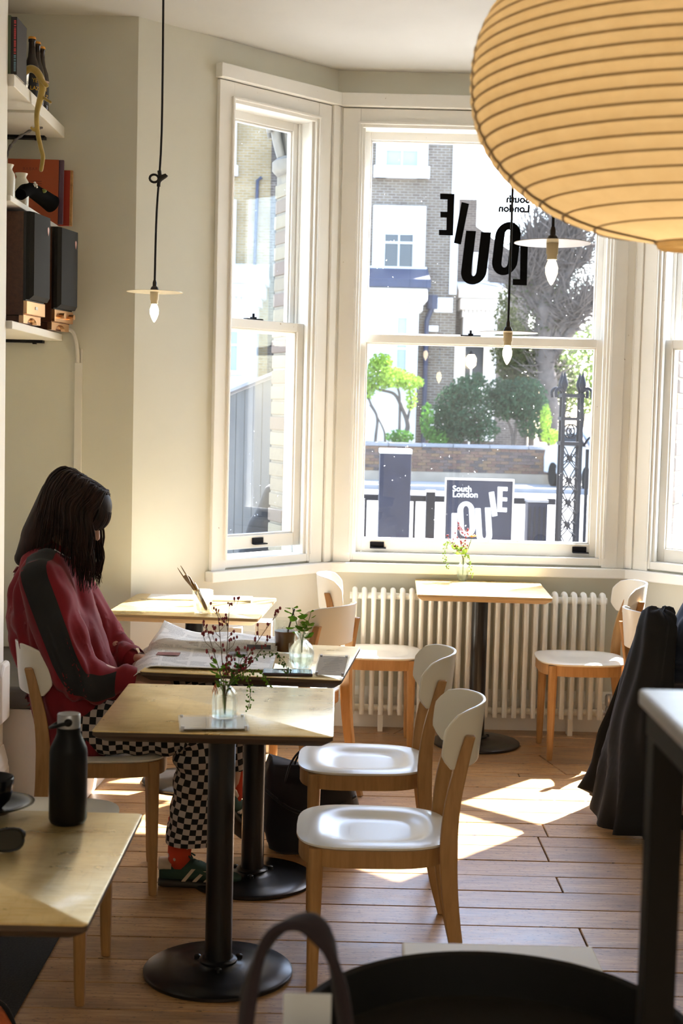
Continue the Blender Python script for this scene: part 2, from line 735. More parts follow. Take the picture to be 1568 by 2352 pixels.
def bricks(name, c1, c2, mortar, sc=1.0):
    t = NT(name)
    g = t.new('ShaderNodeNewGeometry')
    sx = t.new('ShaderNodeSeparateXYZ')
    t.l.new(g.outputs['Position'], sx.inputs[0])
    cb = t.new('ShaderNodeCombineXYZ')
    t.l.new(t.math('ADD', sx.outputs[0], sx.outputs[1]), cb.inputs[0])
    t.l.new(sx.outputs[2], cb.inputs[1])
    br = t.new('ShaderNodeTexBrick')
    t.l.new(cb.outputs[0], br.inputs['Vector'])
    br.inputs['Color1'].default_value = (*c1, 1)
    br.inputs['Color2'].default_value = (*c2, 1)
    br.inputs['Mortar'].default_value = (*mortar, 1)
    br.inputs['Scale'].default_value = 1.0
    br.inputs['Mortar Size'].default_value = .014
    br.inputs['Brick Width'].default_value = .235 * sc
    br.inputs['Row Height'].default_value = .078 * sc
    n = t.noise(cb.outputs[0], 1.2, 5)
    t.set(Base_Color=t.mix(t.ramp(n, [(.3, .5), (.7, 0)]), br.outputs[0], tuple(x * .5 for x in c1)), Roughness=.9)
    return t.m


M['brick_brown'] = bricks('brown_brickwork', (.115, .082, .058), (.17, .13, .088), (.24, .22, .19))
M['brick_yellow'] = bricks('yellow_brickwork', (.26, .18, .075), (.33, .24, .12), (.31, .27, .20))
M['brick_grey'] = bricks('grey_brickwork', (.088, .068, .057), (.135, .105, .085), (.19, .17, .15))
M['stucco'] = plain('white_stucco', (.62, .615, .60), .8, var=.05, scale=2)
M['slate'] = plain('blue_slate', (.022, .03, .065), .6, var=.2, scale=8)
M['stone'] = plain('carved_stone', (.19, .175, .15), .85, var=.25, scale=10, bump=.4)
M['coping'] = plain('coping_stone', (.20, .20, .21), .85, var=.15, scale=4)
M['pave'] = plain('pale_paving', (.27, .265, .255), .85, var=.12, scale=1.5)
M['fence'] = plain('grey_fence_paint', (.075, .075, .073), .8, var=.15, scale=3)
M['dark_glass'] = plain('house_window_glass', (.03, .036, .05), .15)
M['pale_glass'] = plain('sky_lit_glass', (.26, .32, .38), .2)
M['blind'] = plain('white_blind', (.72, .74, .76), .7)
M['iron'] = plain('black_ironwork', (.010, .0105, .015), .5, Specular_IOR_Level=.15)
M['sign_dark'] = plain('sign_board', (.014, .017, .034), .5, var=.2, scale=8, Specular_IOR_Level=.15)
M['decal'] = plain('black_vinyl', (.002, .002, .002), .8, Specular_IOR_Level=.05)
M['sign_white'] = plain('sign_white', (.80, .80, .80), .6)
M['sign_grey'] = plain('sign_grey_letter', (.38, .42, .48), .7)


def brick_piece(name, cols):
    t = NT(name)
    oi = t.new('ShaderNodeObjectInfo')
    n = t.noise(t.coord('Object'), 30, 5, .65)
    col = t.ramp(oi.outputs['Random'], cols, 'CONSTANT')
    t.set(Base_Color=t.mix(t.math('MULTIPLY', n, .6), col, (.10, .07, .055)), Roughness=.9)
    t.bump(n, .4, .004)
    return t.m


M['brick_red'] = brick_piece('red_brick', [(0, (.13, .062, .040)), (.25, (.17, .095, .055)), (.45, (.06, .045, .042)), (.6, (.18, .10, .045)), (.8, (.11, .072, .062))])
M['brick_pier'] = brick_piece('pier_brick', [(0, (.23, .20, .14)), (.35, (.27, .24, .165)), (.7, (.19, .15, .11)), (.88, (.16, .12, .095))])
M['brick_pier_b'] = brick_piece('blue_pier_brick', [(0, (.09, .088, .098)), (.4, (.12, .115, .125)), (.8, (.16, .13, .10))])  # shade on the right pier is put into this blue-grey brick colour
M['mortar'] = plain('mortar', (.20, .18, .145), .95, var=.2, scale=20)


def newsprint(pic):
    t = NT('newsprint_page')
    tc = t.new('ShaderNodeTexCoord')
    sx = t.new('ShaderNodeSeparateXYZ')
    t.l.new(tc.outputs['UV'], sx.inputs[0])
    rows = t.math('FRACT', t.math('MULTIPLY', sx.outputs[1], 58.0))
    colsx = t.math('FRACT', t.math('MULTIPLY', sx.outputs[0], 5.0))
    inrow = t.math('GREATER_THAN', rows, .5)
    incol = t.math('GREATER_THAN', colsx, .10)
    words = t.math('GREATER_THAN', t.noise(t.coord('UV', (170, 58, 1)), 1.0, 1, .5), .42)
    band = t.math('GREATER_THAN', t.noise(t.coord('UV', (5, 7, 1)), 1.0, 0, .5), .44)
    ink = t.math('MULTIPLY', t.math('MULTIPLY', inrow, incol), t.math('MULTIPLY', words, band))
    col = t.mix(t.math('MULTIPLY', ink, .55), (.86, .85, .83), (.12, .12, .13))
    t.set(Base_Color=col, Roughness=.85)
    return t.m


M['news'] = newsprint(0)

# ------------------------------------------------------------------ room shell
CEIL = 3.2
PA, PB, PC, PD = Vector((-.905, 6.13)), Vector((-.065, 7.0)), Vector((1.42, 7.0)), Vector((2.275, 6.145))
ROOM = [(-1.235, -4), (3.2, -4), (3.2, 6.145), PD, PC, PB, PA, (-1.80, 6.13), (-1.80, 5.2), (-1.235, 5.2)]
flo = MB().prism([tuple(p) for p in ROOM], -.06, -.028).build('floor', M['gap'])
structure(flo)


def xr(y):
    lo = -1.80 if y >= 5.2 else -1.235
    hi = 3.2
    if y > 6.13:
        lo = -.905 + (y - 6.13) * .84 / .87
        hi = 2.275 - (y - 6.145)
    return lo, hi


rnd = random.Random(3)
y = -4.0
rowi = 0
while y < 6.99:
    wd = rnd.uniform(.155, .185) if y > .5 else .45
    y1 = min(y + wd, 6.995)
    for cut in (5.2, 6.13):
        if y < cut < y1:
            y1 = cut
    la, ha = xr(y + .001)
    lb, hb = xr(y1 - .001)
    cuts = [0, 1]
    if y > .5:
        cuts = [0] + sorted(rnd.sample([.28, .36, .45, .52, .6, .7], rnd.choice((1, 2, 2)))) + [1]
    for a, b in zip(cuts[:-1], cuts[1:]):
        g = .0023
        pl = [(lerp(la, ha, a) + g, y + g), (lerp(la, ha, b) - g, y + g), (lerp(lb, hb, b) - g, y1 - g), (lerp(lb, hb, a) + g, y1 - g)]
        dz = rnd.uniform(-.0012, .0008)
        MB().prism(pl, -.028, dz).build('floorboard', M['floor'], flo, bevel=.0022, seg=1)
    y = y1
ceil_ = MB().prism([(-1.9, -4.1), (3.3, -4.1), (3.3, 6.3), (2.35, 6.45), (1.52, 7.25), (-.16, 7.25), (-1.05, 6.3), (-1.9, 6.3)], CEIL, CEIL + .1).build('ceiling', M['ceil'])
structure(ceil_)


def wall(name, x0, x1, y0, y1, z0=-.06, z1=CEIL, mat='wall'):
    return structure(MB().box(x0, x1, y0, y1, z0, z1).build(name, M[mat]))


wall('wall_left', -1.9, -1.235, -4.1, 5.2, mat='white')
wall('wall_alcove', -1.9, -1.80, 5.2, 6.25)
wall('wall_front', -1.80, -.905, 6.13, 6.35)
wall('wall_front_right', 2.275, 3.3, 6.145, 6.35)
wall('wall_right', 3.2, 3.3, -4.1, 6.145)
wall('wall_back', -1.235, 3.2, -4.1, -4.0)

# skirtings
def skirting(name, length, M4, h=.20):
    prof = [(0, 0), (-.024, 0), (-.024, h * .72), (-.020, h * .76), (-.020, h * .80), (-.010, h * .93), (-.004, h), (0, h)]
    return structure(MB().prism(prof, 0, length, lambda a, b, t: (t, a, b), M4).build(name, M['trim']))


def frame(o, ang):
    return Matrix.Translation((o[0], o[1], 0)) @ Matrix.Rotation(ang, 4, 'Z')


ANG_L = atan2(.87, .84)
LEN_L = sqrt(.84 ** 2 + .87 ** 2)
ANG_R = -pi / 4
LEN_R = 1.21
FL, FC, FR_ = frame(PA, ANG_L), frame(PB, 0), frame(PC, ANG_R)
skirting('baseboard_bay_left', LEN_L - .012, FL)
skirting('baseboard_bay_centre', 1.485, FC)
skirting('baseboard_bay_right', LEN_R, FR_)
skirting('baseboard_left', 4.0, frame((-1.235, 5.2), -pi / 2) @ Matrix.Diagonal((1, -1, 1, 1)) if False else frame((-1.235, 1.2), pi / 2), .30)


# ------------------------------------------------------------------ bay walls and sash windows
def bay_wall(name, F, L, o0, o1, th=.17):
    b = MB()
    b.box(0, L, 0, th, -.06, .83, F)
    b.box(0, L, 0, th, 2.955, CEIL, F)
    b.box(0, o0, 0, th, .83, 2.955, F)
    b.box(o1, L, 0, th, .83, 2.955, F)
    return structure(b.build(name, M['wall']))


def sash(parent, name, x0, x1, z0, z1, y0, top, bot, st, F):
    """one glazed sash with its pane"""
    y1 = y0 + .042
    b = MB()
    b.box(x0, x0 + st, y0, y1, z0, z1, F)
    b.box(x1 - st, x1, y0, y1, z0, z1, F)
    b.box(x0 + st, x1 - st, y0, y1, z1 - top, z1, F)
    b.box(x0 + st, x1 - st, y0, y1, z0, z0 + bot, F)
    # glazing bead
    a = .008
    for bx in ((x0 + st, x0 + st + a, z0 + bot, z1 - top), (x1 - st - a, x1 - st, z0 + bot, z1 - top)):
        b.box(bx[0], bx[1], y0 + .010, y1 - .006, bx[2], bx[3], F)
    b.box(x0 + st, x1 - st, y0 + .010, y1 - .006, z0 + bot, z0 + bot + a, F)
    b.box(x0 + st, x1 - st, y0 + .010, y1 - .006, z1 - top - a, z1 - top, F)
    s = b.build(name, M['trim'], parent, bevel=.003)
    g = MB().box(x0 + st - .004, x1 - st + .004, y0 + .020, y0 + .024, z0 + bot - .004, z1 - top + .004, F).build('pane', M['pane'], s)
    return s


def window(n, F, L, o0, o1, lift, lifts, latch, mid=1.943):
    w_ = thing('window_%d' % n, None, None, kind='structure')
    b = MB()                                    # architrave boards and the parting mouldings
    b.box(o0 - .085, o0, -.020, 0, .82, 3.02, F)
    b.box(o1, o1 + .085 if n != 2 else o1 + .075, -.020, 0, .82, 3.02, F)
    b.box(o0, o1, -.018, 0, 2.955, 3.02, F)
    b.build('architrave', M['trim'], w_, bevel=.003)
    b = MB()
    for x in (o0 - .012, o1):                   # bead round the opening
        b.box(x, x + .012, -.030, -.018, .865, 2.955, F)
    b.box(o0 - .012, o1 + .012, -.030, -.018, 2.945, 2.957, F)
    b.build('bead_moulding', M['trim'], w_, bevel=.003)
    b = MB()                                    # box frame: jambs, head, cill, parting beads
    b.box(o0, o0 + .012, -.018, .165, .83, 2.955, F)
    b.box(o1 - .012, o1, -.018, .165, .83, 2.955, F)
    b.box(o0 + .012, o1 - .012, -.018, .165, 2.93, 2.955, F)
    b.box(o0 + .012, o1 - .012, -.016, .19, .83, .866, F)
    for x in (o0 + .012, o1 - .026):
        b.box(x, x + .014, .086, .096, .866, 2.93, F)
        b.box(x, x + .014, .000, .022, .866, 2.93, F)
    b.build('box_frame', M['trim'], w_, bevel=.002)
    sash(w_, 'upper_sash', o0 + .014, o1 - .014, mid - .035, 2.932, .098, .040, .036, .040, F)
    ls = sash(w_, 'lower_sash', o0 + .014, o1 - .014, .868 + lift, mid + lift * .6, .040, .042, .062, .040, F)
    for x in lifts:
        h = MB()
        h.box(x - .035, x + .035, .034, .041, .888 + lift, .918 + lift, F)
        h.box(x - .035, x + .045, .014, .036, .886 + lift, .892 + lift, F)
        h.build('sash_lift', M['iron'], ls, bevel=.002)
    if latch is not None:
        h = MB()
        z = mid + lift * .6
        h.box(latch - .05, latch + .05, .046, .074, z, z + .006, F)
        h.box(latch - .012, latch + .012, .05, .07, z + .006, z + .014, F)
        h.cone if 0 else None
        h.tube([F.inverted() @ (F @ Vector((latch, .06, z + .012))), (latch, .06, z + .030)], .006, 8, M=F)
        h.build('sash_fastener', M['iron'], w_)
    # cornice board and sill (both return round the bay)
    b = MB()
    e0 = o0 - .095 if n == 1 else 0
    e1 = L
    b.box(e0, e1, -.045, 0, 3.025, 3.088, F)
    b.build('cornice_board', M['trim'], w_, bevel=.004)
    b = MB()
    b.box(e0 - (.012 if n == 1 else 0), e1, -.055, 0, .772, .820, F)
    b.build('sill', M['trim'], w_, bevel=.005)
    # corner mouldings between the windows
    b = MB()
    if n == 1:
        b.box(L - .055, L - .012, -.032, 0, .82, 3.025, F)
        b.box(L - .012, L - .002, -.018, 0, .82, 3.025, F)
    elif n == 2:
        b.box(.0, .02, -.018, 0, .82, 3.025, F)
        b.box(.020, o0 - .085 if o0 > .11 else .045, -.012, 0, .82, 3.025, F)
        b.box(L - .075, L - .02, -.014, 0, .82, 3.025, F)
        b.box(L - .02, L, -.024, 0, .82, 3.025, F)
    else:
        b.box(.0, .04, -.028, 0, .82, 3.025, F)
        b.box(.045, .065, -.014, 0, .82, 3.025, F)
    b.build('corner_moulding', M['trim'], w_, bevel=.003)
    return w_


bay_wall('wall_bay_left', FL, LEN_L, .525, 1.065)
bay_wall('wall_bay_centre', FC, 1.485, .112, 1.352)
bay_wall('wall_bay_right', FR_, LEN_R, .125, .665)
window(1, FL, LEN_L, .525, 1.065, .036, [.775], .74, mid=1.955)
window(2, FC, 1.485, .112, 1.352, 0, [.245, 1.25], .68)
window(3, FR_, LEN_R, .125, .665, 0, [.40], .40)

# white cable trunking in the alcove corner
t = thing('cable_trunking', 'white cable trunking running down the grey wall below the speaker shelf', 'cable cover', (-1.141, 6.13, 0))
b = MB()
b.box(-.016, .016, -.012, 0, .5, 1.74)
b.box(.010, .016, -.014, 0, 1.74, 1.80)
b.box(-.016, .016, -.003, 0, 1.74, 1.80)
b.build('trunking', M['white'], t, bevel=.002)
cab = MB().tube(catmull([(-1.20, 6.10, 1.885), (-1.165, 6.105, 1.872), (-1.150, 6.108, 1.83), (-1.144, 6.112, 1.77), (-1.143, 6.115, 1.742)]), .008, 8).build('white_cable', M['white'], smooth=180)
tag(cab, 'white cable curving from the right speaker down into the trunking', 'cable')

# ------------------------------------------------------------------ alcove shelves
def shelf(name, x0, x1, y0, y1, z, th, label, bracket):
    t = thing(name, label, 'shelf', (0, 0, 0))
    MB().box(x0, x1, y0, y1, z - th, z).build('board', M['white'], t, bevel=.003)
    if bracket:
        b = MB().box(x1 - .30, x1 - .075, y1 - .05, y1 - .005, z - th - .012, z - th)
        b.box(x1 - .28, x1 - .265, y1 - .04, y1 - .02, z - th - .017, z - th)
        b.box(x1 - .12, x1 - .105, y1 - .04, y1 - .02, z - th - .017, z - th)
        b.build('bracket', M['iron'], t)
    return t


shelf('shelf', -1.80, -1.213, 5.205, 5.62, 2.742, .044, 'upper white shelf board nearest the room, with books and bucket', False)
shelf('shelf', -1.80, -1.213, 5.622, 6.13, 2.734, .046, 'upper white shelf board against the front wall, holding beer bottles', True)
shelf('shelf', -1.80, -1.222, 5.205, 6.13, 2.313, .022, 'middle white shelf with jars and orange book above the speakers', False)
shelf('shelf', -1.80, -1.213, 5.205, 6.13, 1.862, .030, 'lowest white shelf carrying the two wooden speakers', True)

# ------------------------------------------------------------------ dining chairs
def seat_outline(n=40, off=0.0):
    pts = []
    for k in range(n):
        a = 2 * pi * k / n
        c, s_ = cos(a), sin(a)
        e = 2 / 3.4
        x = copysign(abs(c) ** e, c) * .208
        yy = copysign(abs(s_) ** e, s_) * .205
        x *= lerp(.93, 1.0, (yy + .205) / .41)
        x *= (1 - off / .208)
        yy *= (1 - off / .205)
        pts.append((x, yy))
    return pts


def make_chair(label):
    t = thing('dining_chair', label, 'chair', group=None)
    # moulded seat: dished top
    n = 40
    out = seat_outline(n)
    b = MB()
    rings = []

    def dish(r, yy):
        d = max(0, min(1, (r - .45) / .33))
        d = d * d * (3 - 2 * d)
        return .4500 - .017 * (1 - d) * (1 if r < .9 else 1) - .004 * max(0, r - .9) / .1
    for r in (.04, .2, .35, .45, .52, .6, .68, .76, .84, .92, .97, 1.0):
        rings.append([(x * r, yy * r - .012 * (1 - r), dish(r, yy)) for x, yy in out])
    rings.append([(x, yy, .441) for x, yy in out])
    rings.append([(x * .97, yy * .97, .4365) for x, yy in out])
    rings.append([(x * .5, yy * .5, .4255) for x, yy in out])
    b.loft(rings)
    b.build('seat', M['cream'], t, smooth=50)
    # bent beech apron under the seat
    o1 = seat_outline(n, .006)
    o2 = seat_outline(n, .024)
    b = MB()
    b.loft([[(x, yy, .390) for x, yy in o1], [(x, yy, .4365) for x, yy in o1], [(x, yy, .4365) for x, yy in o2], [(x, yy, .390) for x, yy in o2]], closed=True)
    b.build('seat_frame', M['beech'], t, smooth=35)
    # front legs, octagonal, tapering
    for sx in (-1, 1):
        rings = []
        for z, h, ox in ((0.0, .0125, .004), (.03, .014, .003), (.39, .020, 0), (.436, .020, 0)):
            c = (sx * (.166 + ox), .150 + ox)
            k = h * .55
            rings.append([(c[0] + a, c[1] + d, z) for a, d in ((h, k), (k, h), (-k, h), (-h, k), (-h, -k), (-k, -h), (k, -h), (h, -k))])
        MB().loft(rings).build('leg', M['beech'], t, bevel=.002, seg=1)
    # back legs run up to the backrest
    path = catmull([(-.262, 0), (-.232, .12), (-.205, .28), (-.194, .43), (-.202, .56), (-.228, .68), (-.243, .735)], 4)
    for sx in (-1, 1):
        rings = []
        for (yy, z) in [(p[0], p[1]) for p in [(v.x, v.y) for v in [Vector((a[0], a[1])) for a in path]]]:
            d = interp([0, .25, .43, .62, .74], [.015, .020, .0235, .019, .013], z)
            x = interp([0, .43, .74], [.176, .168, .150], z)
            wx = .0125
            rings.append([(sx * x - wx, yy - d, z), (sx * x + wx, yy - d, z), (sx * x + wx, yy + d, z), (sx * x - wx, yy + d, z)])
        MB().loft(rings).build('rear_leg', M['beech'], t, bevel=.004)
    # curved moulded backrest
    Rb, A = .208, 1.08
    b = MB()
    nu, nv = 22, 9
    front, back = [], []
    for j in range(nv + 1):
        v = -1 + 2 * j / nv
        rf, rb = [], []
        for i in range(nu + 1):
            u = -1 + 2 * i / nu
            # rounded-rectangle mapping
            lim = (1 - max(0, abs(v) - .0) ** 6) ** (1 / 4.0) if abs(v) < 1 else .0
            lim = max(lim, .84)
            a = u * A * lim
            hh = .0795 * (1 - .42 * max(0, abs(u * lim) - .62) ** 1.5 / .38 ** 1.5 * .55)
            z = .718 + v * hh + (.010 * cos(u * 1.4))
            lean = -.10 * (z - .70)
            yb = -.276 + Rb * (1 - cos(a)) + lean
            xx = Rb * sin(a)
            nx, ny = sin(a), -cos(a)
            rf.append((xx, yb, z))
            rb.append((xx + nx * .009, yb + ny * .009, z))
        front.append(rf)
        back.append(rb)
    nn = nu + 1
    b.loft(front, wrap=False)
    b.loft(back, wrap=False)
    o = nn * (nv + 1)

    def idx(j, i, s_):
        return s_ * o + j * nn + i
    edge = [(0, i) for i in range(nn)] + [(j, nu) for j in range(1, nv + 1)] + [(nv, i) for i in range(nu - 1, -1, -1)] + [(j, 0) for j in range(nv - 1, 0, -1)]
    for k in range(len(edge)):
        p, q = edge[k], edge[(k + 1) % len(edge)]
        b.f.append((idx(*p, 0), idx(*q, 0), idx(*q, 1), idx(*p, 1)))
    b.build('backrest', M['cream'], t, smooth=50, bevel=.003)
    return t


chair0 = make_chair('cream and beech dining chair at the front right of the nearest full table, facing left')
chair_kids = [o for o in COL.objects if o.parent == chair0]


def put_chair(label, x, y, deg, first=False):
    """deg: direction the sitter faces, measured from +X"""
    rz = radians(deg) - pi / 2
    if first:
        chair0.location = (x, y, 0)
        chair0.rotation_euler = (0, 0, rz)
        return chair0
    return dup(chair0, label, (x, y, 0), rz, chair_kids)


put_chair('', .105, 3.785, 180, True)
put_chair('cream dining chair at the right of the table with the phone, behind a similar one', .085, 4.535, 180)
put_chair('cream chair with its back to the camera left, at left end of the window table', .185, 6.585, 0)
put_chair('cream chair seen from behind, turned away at right of the corner table', -.215, 5.68, 150)
put_chair('cream chair right of the window table in front of the radiator end, sunlit white seat', 1.125, 6.545, 180)
put_chair('cream chair at far right under the draped black jacket', 1.43, 5.68, 14)
put_chair('cream chair the woman in red sits on, backrest behind her', -.755, 4.61, 9)
put_chair('cream chair at bottom left behind the black water bottle, mostly hidden', -.80, 3.79, -2)

# ------------------------------------------------------------------ pedestal tables
def make_table(label, wx=.61, wy=.625, pale=False):
    t = thing('cafe_table', label, 'table')
    b = MB()
    hx, hy = wx / 2, wy / 2
    for_ = [(0, .7435, 0), (0, .745, 0)]

    def rr(ix, z, r=.010, n=4):
        pts = []
        for cx, cy, a0 in ((hx - ix - r, hy - ix - r, 0), (-hx + ix + r, hy - ix - r, pi / 2), (-hx + ix + r, -hy + ix + r, pi), (hx - ix - r, -hy + ix + r, 1.5 * pi)):
            for k in range(n + 1):
                a = a0 + pi / 2 * k / n
                pts.append((cx + r * cos(a), cy + r * sin(a), z))
        return pts
    MB().loft([rr(0, .7425), rr(0, .7444), rr(.0012, .7452)]).build('table_surface', M['brass_top'], t, smooth=30)
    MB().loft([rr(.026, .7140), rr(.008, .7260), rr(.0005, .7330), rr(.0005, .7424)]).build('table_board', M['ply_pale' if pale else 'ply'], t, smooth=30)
    MB().lathe([(.0375, .034), (.0375, .708)], 32).build('column', M['black'], t, smooth=40)
    MB().box(-.14, .14, -.14, .14, .706, .7139).build('mounting_plate', M['black'], t, bevel=.002)
    MB().lathe([(.203, 0), (.207, .004), (.207, .011), (.200, .0155), (.13, .020), (.075, .026), (.055, .031), (.050, .036), (.038, .038)], 64).build('base', M['black'], t, smooth=40)
    b = MB().lathe([(.052, .032), (.053, .040), (.047, .044), (.038, .045)], 32)
    for a in (.6, 2.7, 4.8):
        b.lathe([(.010, .028), (.010, .037), (.006, .040)], 10, (.067 * cos(a), .067 * sin(a), 0))
    b.build('collar', M['black'], t, smooth=40)
    return t


def put_table(label, x, y, deg=0, wx=.61, wy=.625, pale=False):
    t = make_table(label, wx, wy, pale)
    t.location = (x, y, 0)
    t.rotation_euler = (0, 0, radians(deg))
    return t


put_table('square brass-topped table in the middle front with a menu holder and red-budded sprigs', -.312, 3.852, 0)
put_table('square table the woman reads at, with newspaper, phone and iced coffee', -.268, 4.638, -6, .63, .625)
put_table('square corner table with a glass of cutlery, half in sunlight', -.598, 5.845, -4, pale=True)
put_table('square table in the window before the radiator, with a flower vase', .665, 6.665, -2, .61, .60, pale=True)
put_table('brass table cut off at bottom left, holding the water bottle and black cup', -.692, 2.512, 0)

# ------------------------------------------------------------------ radiator
t = thing('radiator', 'long cream column radiator under the centre window', 'radiator', (.075, 6.905, 0))
NSEC = 27
sec = None
for i in range(NSEC):
    if sec is None:
        b = MB()
        for yy in (-.034, .034):
            b.tube([(0, yy, .085), (0, yy, .10), (0, yy, .635), (0, yy, .66)], [.0115, .0125, .0125, .0125], 10)
        for z, r in ((.665, .022), (.112, .020)):
            b.tube([(0, -.040, z), (0, -.028, z), (0, .028, z), (0, .040, z)], [.010, .016, .016, .010], 10, flat=r / .016)
            b.tube([(-.0232, 0, z), (.0232, 0, z)], .017, 12)
        b.tube([(0, -.034, .655), (0, -.030, .683), (0, -.012, .694), (0, .012, .694), (0, .030, .683), (0, .034, .655)], .0135, 10)
        sec = b.build('radiator_section', M['rad'], t, smooth=50)
        o = sec
    else:
        o = sec.copy()
        COL.objects.link(o)
    o.location = (i * .0465, 0, 0)
b = MB()
for i in (3, 23):
    MB().box(i * .0465 - .012, i * .0465 + .012, -.03, .03, 0, .10).build('foot', M['rad'], t)
b = MB().tube([(26 * .0465, 0, .112), (26 * .0465 + .055, 0, .112)], .011, 10)
b.build('end_plug', M['steel'], t, smooth=60)
b = MB().tube([(1.262, 0, .0), (1.262, 0, .13)], .009, 10)
b.lathe([(.016, .095), (.019, .10), (.019, .135), (.014, .145)], 14, (1.262, 0, 0))
b.build('valve_body', M['steel'], t, smooth=40)
MB().lathe([(.018, .148), (.021, .155), (.021, .195), (.017, .205), (.004, .207)], 18, (1.262, 0, 0)).build('valve_cap', M['steel'], t, smooth=40)

# ------------------------------------------------------------------ bench in the alcove
t = thing('bench', 'low white boxed bench built into the alcove behind the woman', 'bench', (0, 0, 0))
MB().prism([(-1.79, 5.24), (-1.02, 5.24), (-.985, 5.55), (-.945, 6.12), (-1.79, 6.12)], 0, .425).build('bench_box', M['white'], t, bevel=.004)
cu = MB().prism([(-1.79, 5.22), (-1.035, 5.22), (-1.00, 5.55), (-.975, 6.115), (-1.79, 6.115)], .427, .510).build('seat_cushion', M['dark_cushion'], smooth=30, bevel=.018, seg=3)
tag(cu, 'flat dark grey vinyl cushion on top of the alcove bench', 'cushion')
# dark mat on the floor, lower left
mt = MB().prism([(-1.22, 1.9), (-.806, 1.9), (-.802, 3.5), (-.796, 4.15), (-1.22, 4.15)], .001, .007).build('floor_mat', M['mat'], bevel=.002)
tag(mt, 'dark speckled mat on the boards at the lower left', 'mat')

# ------------------------------------------------------------------ pendant lamps
def pendant(label, x, y, zd, rdisc, knot=None, sway=0.0):
    t = thing('pendant_lamp', label, 'lamp', (x, y, 0), group=None)
    top = CEIL
    pts = [(0, 0, zd + .035), (sway * .2, 0, zd + .3), (sway, 0, (zd + top) / 2), (sway * .9, 0, top - .02)]
    MB().tube(catmull(pts, 5), .0042, 8).build('cord', M['cord'], t, smooth=180)
    MB().lathe([(.004, top - .02), (.03, top - .018), (.045, top - .004), (.045, top)], 20).build('ceiling_rose', M['brown_bakelite'], t, smooth=50)
    if knot:
        b = MB()
        loop = [(sway * .5 - .017 + .017 * cos(a), -.004 * sin(a), knot + .014 * sin(a)) for a in [2 * pi * k / 14 for k in range(15)]]
        b.tube(loop, .0045, 8)
        b.tube(catmull([(sway * .5 + .002, 0, knot + .03), (sway * .5 + .008, 0, knot + .008), (sway * .5 + .03, -.004, knot + .012), (sway * .5 + .004, 0, knot - .008), (sway * .5, 0, knot - .03)], 4), .0075, 8)
        b.build('knot', M['cord'], t, smooth=180)
    MB().lathe([(.005, zd + .045), (.008, zd + .035), (.008, zd + .022), (.013, zd + .018), (.017, zd + .008), (.018, zd + .002)], 18).build('lamp_cap', M['brown_bakelite'], t, smooth=40)
    MB().lathe([(.012, zd + .0015), (rdisc, zd + .0005), (rdisc, zd - .001), (.012, zd - .0005)], 48).build('disc_shade', M['ceramic'], t, smooth=30)
    MB().lathe([(.017, zd - .001), (.0165, zd - .030), (.014, zd - .034), (.014, zd - .046)], 18).build('lamp_holder', M['porcelain'], t, smooth=40)
    MB().lathe([(.009, zd - .046), (.013, zd - .054), (.0175, zd - .068), (.0165, zd - .084), (.010, zd - .102), (.003, zd - .114), (0, zd - .116)], 18).build('candle_bulb', M['bulb'], t, smooth=180)
    return t


pendant('disc pendant lamp on a knotted black cord over the corner table', -.737, 5.5, 2.001, .107, knot=2.43, sway=.018)
pendant('larger looking disc pendant half hidden below the paper lantern, right of the window lettering', .568, 4.0, 2.045, .106)
pendant('disc pendant hanging before the meeting rail of the centre window', .588, 5.2, 1.862, .108)

# ------------------------------------------------------------------ paper lantern
LC = Vector((.526, 2.2, 2.075))
t = thing('paper_lantern', 'big round ribbed paper lantern glowing tan at the top right', 'lantern', LC)
RL, HL, r0 = .343, .238, .047
NR = 26
b = MB()
prof = []
lat = []
for i in range(NR + 1):
    z = -HL + 2 * HL * i / NR
    q = min(1, abs(z) / (HL * 1.012))
    lat.append((max(r0, RL * (1 - q ** 2.25) ** .5), z))
for i in range(NR):
    (ra, za_), (rb, zb) = lat[i], lat[i + 1]
    for k in range(4):
        u = k / 4
        bul = .0035 * sin(pi * u)
        prof.append((lerp(ra, rb, u) + bul, lerp(za_, zb, u)))
prof.append(lat[-1])
b.lathe(prof, 96, cap=(False, False)).build('paper_shade', M['lantern'], t, smooth=180)
for i in range(NR + 1):
    r, z = lat[i]
    ring = [(r * cos(2 * pi * k / 72), r * sin(2 * pi * k / 72), z) for k in range(73)]
    MB().tube(ring, .0021, 5, cap=(False, False)).build('hoop', M['lantern_rib'], t, smooth=180)
for a in [radians(v) for v in (-103, -178, -40, 20, 80, 130)]:
    rows = []
    for r, z in prof:
        r2 = r - .0025
        wd = .011
        rows.append([(r2 * cos(a) - sin(a) * wd * s_, r2 * sin(a) + cos(a) * wd * s_, z) for s_ in (-1, 1)])
    MB().loft(rows, wrap=False).build('paper_seam', M['lantern_rib'], t, smooth=180)
ring = [(r0 * cos(2 * pi * k / 40), r0 * sin(2 * pi * k / 40), -HL - .004) for k in range(41)]
MB().tube(ring, .007, 8, cap=(False, False)).build('bottom_ring', M['lantern'], t, smooth=180)
b = MB()
b.tube([(-r0, 0, HL), (r0, 0, HL)], .002, 6)
b.tube([(0, 0, HL), (0, 0, CEIL - LC.z)], .003, 6)
b.build('hanging_cord', M['cord'], t)
MB().ball((0, 0, .02), .035, 14, 10).build('lamp_bulb', M['bulb'], t, smooth=180)
lp = bpy.data.lights.new('lantern_light', 'POINT')
lp.energy, lp.color, lp.shadow_soft_size = .55, (1, .80, .55), .06
lpo = bpy.data.objects.new('lantern_light', lp)
COL.objects.link(lpo)
lpo.location = LC + Vector((0, 0, -.05))

